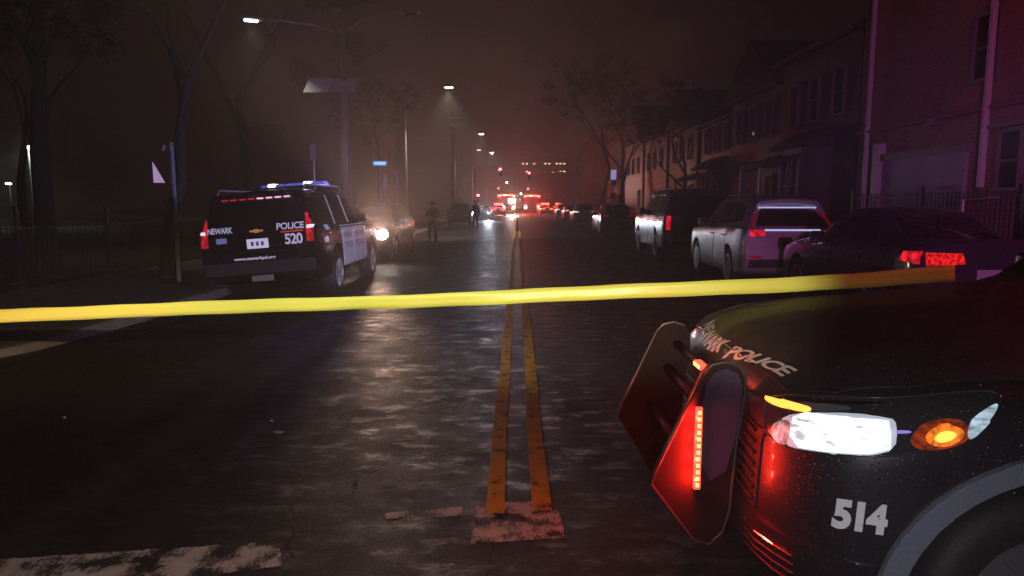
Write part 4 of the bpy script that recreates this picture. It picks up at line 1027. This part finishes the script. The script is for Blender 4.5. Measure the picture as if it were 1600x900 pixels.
street_lamp('fourth lit street lamp, last one short of the signals', (-5.8, 90, .05), [(2.3, .0, .42, M_LAMPON, 1400, WARM)], 7.75, .10)
street_lamp('faint street lamp far beyond the signals', (-5.8, 130, .05), [(2.3, .0, .3, M_LAMPON, 1200, WARM)], 7.6, .10)
# utility pole
u = at(708, 340, 60)
r = thing('utility_pole', 'wooden utility pole with double crossarms beyond the standing people', 'utility pole', (u.x, 60, .05))
obj('pole', tb([(0, 0, 0), (0, 0, 9.2)], [.17, .11], 10), M_WOOD, r)
for z, a in ((8.75, 0), (8.2, .12)):
    ca = obj('crossarm', bx((0, 0, 0), (2.0, .12, .12), Matrix.Rotation(a, 3, 'Z')), M_STEEL, r); ca.location = (0, -.12, z)
    for k in (-.9, -.45, .45, .9): obj('insulator', lathe(bmesh.new(), [(.04, 0), (.06, .05), (.03, .12)], (k * math.cos(a), k * math.sin(a), .06), 'z', 8), M_TRIM, ca)
# overhead wires
for k, (x, z) in enumerate(((-.9, 8.9), (.9, 8.9))):
    pts = [(u.x + x, 60 + (110 - 60) * s, z - 1.2 * 4 * s * (1 - s) * .5) for s in [i / 12 for i in range(13)]]
    tag(obj('overhead_wire', tb(pts, .015, 4), M_IRON), 'thin overhead wire from the ' + ('outer' if k == 0 else 'road side') + ' end of the utility pole crossarm', 'wire')

def sign(label, cat, px, d, base_z, z0, z1, w, m, polem=None, rot=0, extra=()):
    p = at(px, 300, d); r = thing('sign_post', label, cat, (p.x, d, base_z), rot)
    obj('post', tb([(0, 0, 0), (0, 0, z1 + .03)], .03, 8), polem or M_STEEL, r)
    obj('panel', bx((0, -.045, (z0 + z1) / 2), (w, .012, z1 - z0), bev=.004), m, r)
    for (zz0, zz1, ww, mm) in extra: obj('panel', bx((0, -.045, (zz0 + zz1) / 2), (ww, .012, zz1 - zz0)), mm, r)
    return r
def hpx(py, d): return CH - (py - HZ) * d / F
M_SGRY = mat('sign_face_grey', (.42, .38, .42), .4); M_SWHT = mat('sign_face_white', (.8, .8, .82), .35)
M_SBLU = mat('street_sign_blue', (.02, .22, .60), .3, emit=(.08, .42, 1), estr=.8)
M_SVIO = mat('sign_face_violet_lit', (.7, .68, .9), .3)
sign('small parking sign on a thin post rising behind the police SUV roof', 'sign', 492, 19.5, .06, hpx(256, 19.5), hpx(231, 19.5), .17, M_SGRY)
p = at(594, 259, 27); r = thing('street_name_sign', 'small bright blue street name sign above the blazing headlamp', 'street sign', (p.x, 27, .06))
obj('post', tb([(0, 0, 0), (0, 0, hpx(255, 27))], .03, 8), M_STEEL, r); obj('panel', bx((0, -.045, hpx(259, 27)), (.52, .012, .16), bev=.003), M_SBLU, r)
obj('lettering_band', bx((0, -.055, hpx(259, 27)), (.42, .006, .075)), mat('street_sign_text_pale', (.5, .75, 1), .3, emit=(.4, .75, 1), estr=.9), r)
sign('narrow white sign edge on the post nearest the blue street sign', 'sign', 602, 28.5, .06, hpx(297, 28.5), hpx(275, 28.5), .16, M_SWHT, rot=R(25))
sign('slim violet-lit sign post with a strip sign, beyond the blue street sign', 'sign', 621, 30, .06, hpx(298, 30), hpx(270, 30), .16, M_SVIO, rot=R(-20))
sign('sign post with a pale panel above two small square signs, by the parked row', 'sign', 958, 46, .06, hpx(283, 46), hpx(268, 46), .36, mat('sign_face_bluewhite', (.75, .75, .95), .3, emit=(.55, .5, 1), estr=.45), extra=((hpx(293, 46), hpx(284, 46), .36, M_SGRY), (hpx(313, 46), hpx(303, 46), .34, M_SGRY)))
# tree-side sign, skewed so only a sliver shows, and its galvanised post
p = at(272, 300, 13.6); r = thing('sign_post', 'galvanised post with a skewed white sign beside the street tree', 'sign', (p.x, 13.6, .07))
obj('post', tb([(0, 0, 0), (.0, 0, hpx(236, 13.6))], .045, 10), M_STEEL, r)
bm = prism(bmesh.new(), [(-.36, 2.33), (-.14, 1.93), (-.36, 1.93)], 'y', -.06, -.045); obj('panel', bm, mat('sign_face_violet_glow', (.8, .68, .8), .4, emit=(.9, .6, 1), estr=.35), r)  # violet light on the sign is put into its face as glow
obj('panel', bx((.035, -.07, 2.62), (.05, .012, .16)), M_SWHT, r); obj('panel', bx((-.12, -.06, 2.60), (.05, .012, .12), Matrix.Rotation(R(25), 3, 'Y')), M_SWHT, r)

# traffic signals
M_SIGY = mat('signal_housing', (.05, .045, .02), .5); M_RED = mat('red_signal_lens', (1, .03, .02), .3, emit=(1, .03, .04), estr=60); M_OFF = mat('unlit_signal_lens', (.03, .03, .02), .3)
def signal_head(parent, x, z, name='signal_head'):
    h = obj(name, bx((x, 0, z), (.34, .22, 1.05), bev=.03), M_SIGY, parent)
    for k, m in ((1, M_RED), (0, M_OFF), (-1, M_OFF)):
        obj('lens', lathe(bmesh.new(), [(.12, 0), (.12, .02), (.05, .04)], (x, -.11, z + k * .33), 'y', 14) if False else bx((x, -.12, z + k * .33), (.22, .03, .22), bev=.05), m, h)
        obj('visor', bx((x, -.2, z + k * .33 + .13), (.24, .2, .02)), M_SIGY, h)
def signal(label, base, heads, H, side=0):
    r = thing('traffic_signal', label, 'traffic light', base, 0, 'red traffic signals'); 
    obj('pole', tb([(0, 0, 0), (0, 0, H)], .09, 10), M_STEEL, r)
    if heads:
        xm = max(heads, key=abs); obj('mast_arm', tb([(0, 0, H - .2), (xm * .4, 0, H + .1), (xm, 0, H + .15)], [.07, .06, .045], 8), M_STEEL, r)
        for x in heads: signal_head(r, x, H - .45)
    if side: signal_head(r, .3, side)
    return r
d = 84
signal('traffic signal with mast arm from the near left corner, red lit, side head lower', (-4.1 - .9, d, .06), [at(782, 266, d).x + 5.0], hpx(266, d) + .1, hpx(306, d) - .35)
signal('traffic signal with mast arm from the right corner, red lit, below the office windows', (6.9, d + 4, .06), [at(827, 272, d + 4).x - 6.9], hpx(272, d + 4) + .1)
signal('smaller traffic signal at the second crossing, left side', (-6.5, 148, .06), [at(779, 295, 148).x + 6.5], hpx(295, 148) + .1)
signal('smaller traffic signal at the second crossing, right side', (7.0, 150, .06), [at(825, 296, 150).x - 7.0], hpx(296, 150) + .1)
# far green-lit signals
r = thing('traffic_signal', 'tiny far traffic signal showing pale green, highest of the two green ones', 'traffic light', (at(792, 286, 210).x, 210, 0)); obj('pole', tb([(0, 0, 0), (0, 0, 8)], .1, 8), M_STEEL, r)
M_GRN = mat('green_signal_lens', (.3, 1, .6), .3, emit=(.5, 1, .6), estr=20)
obj('signal_head', bx((0, -.1, hpx(286, 210)), (.4, .2, 1.0)), M_SIGY, r); obj('lens', bx((0, -.24, hpx(286, 210)), (.5, .04, .5), bev=.05), M_GRN, r)
r = thing('traffic_signal', 'tiny far traffic signal showing green, lower of the two', 'traffic light', (at(814, 303, 190).x, 190, 0)); obj('pole', tb([(0, 0, 0), (0, 0, 5)], .1, 8), M_STEEL, r)
obj('signal_head', bx((0, -.1, hpx(303, 190)), (.4, .2, 1.0)), M_SIGY, r); obj('lens', bx((0, -.24, hpx(303, 190)), (.42, .04, .42), bev=.05), M_GRN, r)

# flexible lane post on the centre line
r = thing('lane_post', 'short dark flexible post standing on the yellow centre line', 'bollard', (.02, 41, 0))
obj('tube', tb([(0, 0, .03), (0, 0, .78)], .045, 10), M_BLACKPL, r); obj('foot', lathe(bmesh.new(), [(.12, 0), (.12, .03), (.06, .05)], (0, 0, 0), 'z', 12), M_BLACKPL, r); obj('reflective_band', lathe(bmesh.new(), [(.048, 0), (.048, .10)], (0, 0, .64), 'z', 10), M_SWHT, r)

# lamps in the park on the left
for (px, py, d, es, lab) in ((45, 232, 46, 60, 'bright lamp on a post in the dark yard beyond the iron fence'), (15, 288, 60, 8, 'low dim lamp on a post at the far edge of the dark yard')):
    p = at(px, py, d); r = thing('yard_lamp', lab, 'lamp', (p.x, d, .06), 0)
    obj('pole', tb([(0, 0, 0), (0, 0, p.z)], .06, 8), M_STEEL, r); hd_ = obj('lamp_head', bx((0, 0, p.z + .06), (.6, .3, .12), bev=.03), M_STEEL, r)
    obj('lamp_glass', bx((0, -.12, p.z), (.5, .12, .16), bev=.03), mat('yard_lamp_glass_%s' % ('bright' if es > 20 else 'dim'), (1, 1, 1), .3, emit=(.85, 1, .95), estr=es), hd_)
    spot('lamp_light', (0, -.3, p.z - .1), (0, -2, 0), 420 if es > 20 else 50, (.8, 1, .85), 130, .7, .15, r)

# ------------------------------------------------------------------ iron fences
def fence(label, p0, p1, z0, h, post_h, gap=.13, posts=2.6):
    r = thing('iron_fence', label, 'fence', (0, 0, 0)); a, b_ = Vector((*p0, z0)), Vector((*p1, z0)); Ln = (b_ - a).length; n = int(Ln / gap)
    bm = bmesh.new()
    for k in range(n):
        q = a + (b_ - a) * (k / n); tube(bm, [q + Vector((0, 0, .08)), q + Vector((0, 0, h))], .010, 4)
    for z in (.12, h - .10): tube(bm, [a + Vector((0, 0, z)), b_ + Vector((0, 0, z))], .018, 4)
    obj('railing', bm, M_IRON2, r)
    k = int(Ln / posts)
    for i in range(k + 1):
        q = a + (b_ - a) * (i / k); obj('post', bx((q.x, q.y, z0 + post_h / 2), (.07, .07, post_h), bev=.008), M_IRON2, r)
    return r
M_IRON2 = mat('weathered_iron', (.04, .038, .042), .45, metal=.3)
fence('long iron picket fence along the back of the left sidewalk', (-8.95, 9.6), (-8.95, 26), .06, 1.2, 1.5)
fence('black iron picket fence in front of the brick building', (8.75, 9), (8.75, 18.2), .06, 1.78, 1.9)

# ------------------------------------------------------------------ buildings on the right
def window(parent, x, y, z0, z1, w, frame=M_TRIM, mull=True, name='window', face=-1):
    "in a wall facing -x at x"
    t_ = .07; bm = bmesh.new(); zc = (z0 + z1) / 2
    for dy in (-1, 1): box(bm, (x - .03, y + dy * (w / 2), zc), (.10, t_, z1 - z0 + t_ * .98))
    for z in (z0, z1): box(bm, (x - .045, y, z), (.13, w + t_ * 1.6, t_ * 1.02))
    fr = obj(name, bm, frame, parent)
    obj('pane', bx((x - .008, y, zc), (.012, w - t_, z1 - z0 - t_)), M_GLASSD, fr)
    if mull: obj('sash', bx((x - .022, y, zc), (.04, w - t_, .05)), frame, fr)
    return fr
bb = thing('brick_building', 'tall red brick building with white downpipes and a pale garage front', 'building', (9.0, 12, 0))
bb_ = bb; ox, oy = 9.0, 12.0
def B(name, c_, s_, m, parent=None, bev=0): return obj(name, bx((c_[0] - ox, c_[1] - oy, c_[2]), s_, bev=bev), m, parent or bb_)
B('wall', (14.5, 9.3, 5.4), (11, 18.6, 10.8), M_BRICK)
B('cornice', (14.5, 9.3, 10.85), (11.3, 18.9, .25), M_TRIM)
gx = B('garage_front', (8.96, 15.6, 1.35), (.10, 3.1, 2.55), M_GARAGE)
B('lintel', (8.93, 15.6, 2.70), (.16, 3.3, .16), M_TRIM)
B('door_panel_band', (8.895, 15.6, 1.92), (.03, 3.0, .05), M_TRIM, gx)
B('pilaster', (8.90, 17.35, 1.55), (.18, .28, 3.0), mat('pale_pilaster', (.72, .66, .78), .4))
B('downpipe', (8.88, 17.95, 5.3), (.10, .10, 10.4), M_WHITEPIPE, bev=.02)
B('downpipe', (8.85, 13.42, 5.9), (.10, .10, 8.0), M_WHITEPIPE, bev=.02)
for z in (3.2, 6.4, 9): B('pipe_bracket', (8.93, 13.42, z), (.12, .2, .04), M_STEEL)
def W(y, z0, z1, w, **k): return window(bb_, -.0, y - oy, z0, z1, w, **k)
W(13.72, 3.95, 5.2, .78); W(10.3, 3.95, 5.2, .9); W(16.2, 6.6, 7.9, .9); W(10.3, 6.9, 8.2, .9); W(7, 3.95, 5.2, .9)
W(12.85, 1.85, 2.92, .62)
B('window_hood', (8.9, 12.85, 3.02), (.22, .86, .07), M_TRIM)
B('stone_ledge', (8.93, 9.3, 3.4), (.16, 18.4, .07), mat('ledge_stone', (.25, .16, .14), .7))
s_ = B('wall_light', (8.88, 15.1, 3.35), (.16, .26, .18), M_TRIM, bev=.03)
st = thing('stoop', 'concrete entrance steps with a thin metal handrail by the brick building', 'steps', (8.0, 11.6, .06))
for k in range(4): obj('step', bx((.1 + k * .22, 0, .09 + k * .09), (.9 - k * .2, 1.6, .18 + k * .18)), M_CONC, st)
obj('handrail', tb([(-.1, .8, 0), (-.1, .8, 1.6), (.5, .8, 1.65)], .025), M_STEEL, st)

def house(label, x, y0, y1, eave, wallm, group, gable=True, bay=True, porch=False):
    r = thing('row_house', label, 'house', (x, (y0 + y1) / 2, 0), 0, group); w = y1 - y0
    obj('wall', bx((5, 0, eave / 2), (10, w, eave)), wallm, r)
    if gable: rf = obj('roof', prism(bmesh.new(), [(-w / 2 - .3, eave), (w / 2 + .3, eave), (0, eave + w * .36)], 'x', -.4, 10.3), M_ROOF, r)
    else: rf = obj('roof', prism(bmesh.new(), [(-.45, eave), (10.4, eave), (5, eave + 2.3)], 'y', -w / 2 - .2, w / 2 + .2), M_ROOF, r)
    obj('gutter', bx((-.42, 0, eave - .02), (.12, w + .3, .12)), M_TRIM, r)
    if bay:
        b2 = obj('bay_window', prism(bmesh.new(), [(0, -1.3), (-.7, -.8), (-.7, .8), (0, 1.3)], 'z', .9, 3.3), wallm, r); 
        obj('bay_roof', prism(bmesh.new(), [(.1, 3.3), (-.95, 3.3), (-.9, 3.42), (.1, 3.95)], 'y', -1.45, 1.45), M_ROOF, r)
        for dy in (-.42, .42): window(r, -.7, dy, 1.35, 2.95, .62)
    for dy in (-w * .28, w * .02, w * .30): window(r, 0, dy, 4.15, 5.45, .74)
    if porch:
        pr_ = obj('porch_roof', prism(bmesh.new(), [(.05, 2.9), (-1.5, 2.75), (-1.5, 2.9), (.05, 3.35)], 'y', w / 2 - 2.2, w / 2 - .1), M_ROOF, r)
        for dy in (w / 2 - 2.1, w / 2 - .2): obj('porch_post', bx((-1.4, dy, 1.45), (.1, .1, 2.75)), M_TRIM, r)
        dr = obj('door', bx((-.02, w / 2 - 1.1, 1.65), (.08, .95, 2.1)), mat('dark_house_door', (.10, .04, .03), .5), r); obj('handle', bx((-.07, w / 2 - .75, 1.6), (.04, .04, .1)), M_CHROME, dr)
    window(r, 0, -w * .33, 1.2, 2.7, .8) if not bay else None
    return r
house('tan row house with a roofed bay window, next to the brick building', 9.3, 19.3, 24.9, 6.3, M_SIDE2, 'row houses beyond the brick building', False, True, True)
house('grey row house with a gable roof, second beyond the brick building', 9.6, 25.6, 31.6, 5.9, M_SIDE, 'row houses beyond the brick building', True, False, True)
house('grey row house with bay window, third beyond the brick building', 10.0, 32.3, 38.2, 5.6, M_SIDE, 'row houses beyond the brick building', False, True, True)
for k, (y0, y1, lab) in enumerate(((40, 47, 'dark row house hidden behind the bare street trees'), (48, 56, 'dark row house behind the pale parked cars'), (57, 66, 'farthest dark row house in the haze'))):
    house(lab, 10.2, y0, y1, 6 + k * .4, M_SIDE2, 'row houses beyond the brick building', k % 2 == 0, False, False)

# distant office building with a few lit windows
M_LITW = mat('lit_office_window', (1, .8, .6), .3, emit=(1, .66, .44), estr=4)
p = at(836, 262, 250); of = thing('office_building', 'distant office block with rows of small lit windows above the fire engines', 'building', (p.x + 2, 252, 0))
obj('wall', bx((0, 5, 8.8), (20, 10, 17.6)), M_BRICK2, of)
rnd = random.Random(3)
for row, z in enumerate((15.8, 13.0, 10.4)):
    for k in range(14):
        if rnd.random() < (.85, .6, .25)[row] and 1 < k:
            fr = obj('window', bx((-9 + k * 1.35, -.03, z), (.80, .06, .62)), M_TRIM, of); obj('pane', bx((-9 + k * 1.35, -.07, z), (.62, .04, .46)), M_LITW if rnd.random() < .75 else M_GLASSD, fr)
# low dark buildings closing both sides far away
for (x, y, w, h, lab) in ((-26, 96, 16, 11, 'taller dark building in the haze left of the lamps'), (20, 84, 16, 9, 'dark building in the haze beyond the row houses'), (19, 120, 14, 12, 'farthest tall building on the right of the street'), (-18, 135, 14, 13, 'farthest tall building left of the street')):
    r = thing('apartment_building', lab, 'building', (x, y, 0)); obj('wall', bx((0, 0, h / 2), (w, 18, h)), M_BRICK2, r); obj('parapet', bx((0, 0, h + .15), (w + .3, 18.3, .3)), M_TRIM, r)
    sx_ = 1 if x < 0 else -1
    for k in range(4):
        for z in range(2, int(h) - 1, 3):
            fr = obj('window', bx((sx_ * (w / 2 + .03), -6 + k * 4, z), (.06, 1.0, 1.5)), M_TRIM, r); obj('pane', bx((sx_ * (w / 2 + .07), -6 + k * 4, z), (.04, .86, 1.36)), M_GLASSD, fr)

# ------------------------------------------------------------------ trees
M_LEAF = mat('dark_foliage', (.025, .028, .016), .8, var=.5, vscale=2)
def tree(name, label, loc, H, tr, spread, leaves=0, twigs=2200, seed=1, group=None, lean=0, fork=.45, mt=None, leafm=None, crown_z=.7):
    rnd = random.Random(seed); r = thing(name, label, 'tree', loc, 0, group); bm = bmesh.new()
    tips = []
    def limb(p, d, Ln, rad, lv):
        pts = [p]; q = Vector(p); dd = Vector(d); k = 4
        for i in range(k):
            dd = (dd + Vector((rnd.uniform(-.22, .22), rnd.uniform(-.22, .22), rnd.uniform(-.02, .20)))).normalized(); q = q + dd * Ln / k; pts.append(q.copy())
        rads = [rad * (1 - .55 * i / k) for i in range(k + 1)]
        tube(bm, pts, rads, 7 if lv < 2 else 4, cap=False)
        if lv >= 4: tips.append((q, dd)); return
        for i in range(2 + (rnd.random() < .7)):
            a = rnd.uniform(0, 6.28); tilt = rnd.uniform(.35, .85)
            o_ = dd.orthogonal().normalized(); o_.rotate(Quaternion(dd, a)); nd = (dd * math.cos(tilt) + o_ * math.sin(tilt) * spread).normalized()
            limb(pts[-1 if i < 2 else 3], nd, Ln * rnd.uniform(.62, .82), rads[-1] * .85, lv + 1)
        if lv >= 2: tips.append((q, dd))
    limb(Vector((0, 0, -.05)), Vector((lean, 0, 1)), H * fork, tr, 0)
    obj('trunk', bm, mt or M_BARK, r, smooth=True)
    bm = bmesh.new()
    per = max(1, twigs // max(1, len(tips)))
    for q, dd in tips:
        for k in range(per):
            nd = (dd + Vector((rnd.uniform(-1, 1), rnd.uniform(-1, 1), rnd.uniform(-.6, .9)))).normalized(); ln = rnd.uniform(.4, 1.1) * H * .09
            a = q + nd * ln * .5 + Vector((rnd.uniform(-1, 1), rnd.uniform(-1, 1), rnd.uniform(-.4, .2))) * ln * .15; b_ = q + nd * ln + Vector((0, 0, rnd.uniform(-.3, .2) * ln))
            s = nd.orthogonal().normalized() * H * .0011
            f = [bm.verts.new(x) for x in (q - s, q + s, a + s * .8, a - s * .8)]; bm.faces.new(f); f2 = [bm.verts.new(x) for x in (a - s * .8, a + s * .8, b_)]; bm.faces.new(f2)
            if leaves:
                for j in range(leaves):
                    c0 = q + (b_ - q) * rnd.uniform(.3, 1.1) + Vector((rnd.gauss(0, .16), rnd.gauss(0, .16), rnd.gauss(0, .16))) * H * .05; sz = rnd.uniform(.05, .11) * H * .10
                    n1 = Vector((rnd.gauss(0, 1), rnd.gauss(0, 1), rnd.gauss(0, 1))).normalized(); t1 = n1.orthogonal().normalized(); t2 = n1.cross(t1)
                    bm.faces.new([bm.verts.new(c0 + t1 * sz * x + t2 * sz * y * .6) for x, y in ((-1, 0), (0, -1), (1, 0), (0, 1))])
    obj('crown', bm, (leafm or M_LEAF) if leaves else M_TWIG, r)
    return r
pt = at(262, 440, 14.2)
tree('street_tree', 'street tree trunk lit violet beside the sign post and the police SUV', (pt.x - .05, 14.3, .05), 9.5, .17, 1.0, leaves=3, twigs=1500, seed=5, group='trees on the left')
tree('dark_tree', 'big dark tree overhanging the iron fence, nearest on the left', (-13, 19, .05), 15, .30, 1.2, leaves=9, twigs=5000, seed=8, group='trees on the left')
tree('dark_tree', 'tall dark tree left of the double-armed street lamp', (-11.5, 30, .05), 13.5, .28, 1.0, leaves=9, twigs=5000, seed=11, group='trees on the left')
tree('dark_tree', 'dark tree deep in the yard behind the bright yard lamp', (-27, 38, .05), 13, .3, 1.1, leaves=4, twigs=2400, seed=14, group='trees on the left')
tree('dark_tree', 'dark tree behind the utility pole in the haze', (-11, 56, .05), 12, .3, 1.1, leaves=4, twigs=2000, seed=17, group='trees on the left')
tree('bare_tree', 'large leafless street tree reaching over the pale parked cars', (7.3, 47, .05), 8.5, .24, 1.15, twigs=3600, seed=21, group='bare trees on the right')
tree('bare_tree', 'leafless street tree in front of the grey row houses', (7.9, 33, .05), 6.8, .17, 1.1, twigs=3000, seed=23, group='bare trees on the right')
tree('bare_tree', 'leafless tree farther along the row of pale cars, fading into haze', (7.5, 64, .05), 11, .26, 1.1, twigs=2600, seed=26, group='bare trees on the right')
tree('bush', 'twiggy leafless bush in the front yard behind the large dark SUV', (8.9, 29, .05), 3.2, .05, 1.4, twigs=1800, seed=31, fork=.28, group='bare trees on the right')
# litter and leaves on the wet road
M_LIT = mat('litter_paper', (.6, .58, .5), .5)
for k, (px, py, s) in enumerate(((434, 678, .05), (100, 655, .035), (424, 660, .02), (268, 540, .03), (1000, 560, .02), (652, 398, .05), (560, 720, .02))):
    x, y = gp(px, py); rr = random.Random(k); bm = bmesh.new()
    vs = [bm.verts.new((x + s * math.cos(a) * rr.uniform(.5, 1), y + s * math.sin(a) * rr.uniform(.4, .9), rz(x, y) + .008 + rr.uniform(0, .015))) for a in [6.28 * i / 7 for i in range(7)]]
    c0 = bm.verts.new((x, y, rz(x, y) + .02))
    for i in range(7): bm.faces.new((vs[i], vs[(i + 1) % 7], c0))
    tag(obj('litter', bm, M_LIT), ['crumpled pale scrap of litter glinting on the wet road', 'flat pale scrap lying on the road nearer the crosswalk edge', 'tiny scrap just above the glinting litter', 'small scrap in the gutter below the kerb', 'tiny speck on the dark lane beside the push bumper', 'pale scrap in the lit pool of road beyond the blazing headlamp', 'tiny scrap left of the yellow lines'][k], 'litter', 'litter scattered over the road')

# ------------------------------------------------------------------ light given off by the lamps and beacons
LP = EXPL.root
# headlamps of the near SUV (they point across the road)
spot('headlamp_beam', (.05, -.62, .86), (-9, -1.2, -.4), 60, (.9, .95, 1), 70, .7, .05, LP)
# roof beacons: blue on the driver's side, red on the other
spot('beacon_red', (2.95, .30, 2.02), (6, 14, 3.8), 600, (1, .05, .06), 110, .9, .06, LP)
spot('beacon_blue', (2.95, -.30, 2.02), (4.4, 18, .4), 650, (.22, .20, 1), 75, .9, .06, LP)
spot('beacon_blue', (2.5, -.30, 2.02), (-5.9, 11.5, 1.5), 1300, (.48, .36, 1), 52,.9, .06, LP)
spot('door_fill_spot', (2.5, -.30, 2.02), (-4.1, 10.8, 1.0), 2600, (.72, .74, 1), 16, .9, .06, LP)  # extra narrow spot added to brighten the kerb SUV's white door
spot('beacon_red', (2.4, 0, 2.05), (-3, 0, .2), 18, (1, .1, .08), 120, .9, .06, LP)
spot('light_strip_beam', (-.30, -.05, .86), (-1.0, .45, 0), 9, (1, .03, .02), 140, .9, .04, LP)
# the oncoming car's headlamp
spot('headlamp_beam', (-.06, -.655, .82), (-19.2, -1.9, 1.5), 1100, (1, .62, .44), 28, 1, .1, lf.root)
spot('headlamp_glare', (-.06, -.655, .82), (-19.2, -4.0, 3.2), 8500, (1, .56, .42), 15, .35, .1, lf.root)
spot('headlamp_beam', (-.08, -.60, .70), (-72, -3.7, 1.2), 5000, (.75, .85, 1), 25, .8, .05, fl.root)
# unseen lamp added beside the camera to brighten tape, lettering and near road
wl_ = thing('added_tape_lamp', 'small added lamp with black flaps on a stand, out of view beside the camera', 'lamp', (-.35, -.5, 0))
obj('stand', tb([(0, 0, 0), (0, 0, 1.85)], .015), M_IRON, wl_); obj('lamp_head', bx((0, 0, 1.93), (.12, .08, .09), bev=.01), M_BLACKPL, wl_)
AZ = lambda a, e: (math.sin(R(a)) * 4, .06 + math.cos(R(a)) * 4, 1.93 + 4 * math.tan(R(e)))
spot('lamp_light', (0, .06, 1.93), AZ(-2, -4), 700, (.93, 1, .68), 84, 1, .007, wl_)
spot('lamp_light', (0, .06, 1.93), AZ(-42, -6), 1150, (1, .60, .40), 56, 1, .01, wl_)
spot('lamp_light', (-.06, .0, 1.70), (-.98, 3.9, -.2), 190, (1, .84, .74), 60, 1, .02, wl_)
spot('lamp_light', (-.06, .0, 1.70), (1.52, 2.65, .6), 135, (.95, .93, 1), 33, 1, .02, wl_)
def AZP(a, r, z): return (math.sin(R(a)) * r, .06 + math.cos(R(a)) * r, z)
bm = bmesh.new(); 
for (a0, a1, z0, z1) in ((25.6, 75, 1.79, 2.2), (-95, 25.6, 1.93 - .22 * math.tan(R(5.5)), 2.35), (-95, 25.6, 1.73, 1.93 - .22 * math.tan(R(16.5)))):
    n_ = 16; up_ = [bm.verts.new(AZP(a0 + (a1 - a0) * k / n_, .22, z1)) for k in range(n_ + 1)]; dn_ = [bm.verts.new(AZP(a0 + (a1 - a0) * k / n_, .22, z0)) for k in range(n_ + 1)]
    for k in range(n_): bm.faces.new((up_[k], up_[k + 1], dn_[k + 1], dn_[k]))
bd = obj('added_beam_flaps', bm, M_BLACKPL, wl_); bd.modifiers.new('t', 'SOLIDIFY').thickness = .002  # added flaps that trim the lamp's beam to the tape

# ------------------------------------------------------------------ haze
bm = bx((0, 170, 9.5), (820, 1000, 22.0)); hz = obj('haze', bm); hz['kind'] = 'stuff'
hz.location.z = 0
hm = bpy.data.materials.new('haze_air'); hm.use_nodes = True; nt = hm.node_tree; nt.nodes.remove(nt.nodes['Principled BSDF'])
pv = nt.nodes.new('ShaderNodeVolumePrincipled'); pv.inputs['Color'].default_value = (.76, .76, .77, 1); pv.inputs['Density'].default_value = HAZE; pv.inputs['Anisotropy'].default_value = .45
nt.links.new(pv.outputs[0], nt.nodes['Material Output'].inputs['Volume']); hz.data.materials.append(hm)
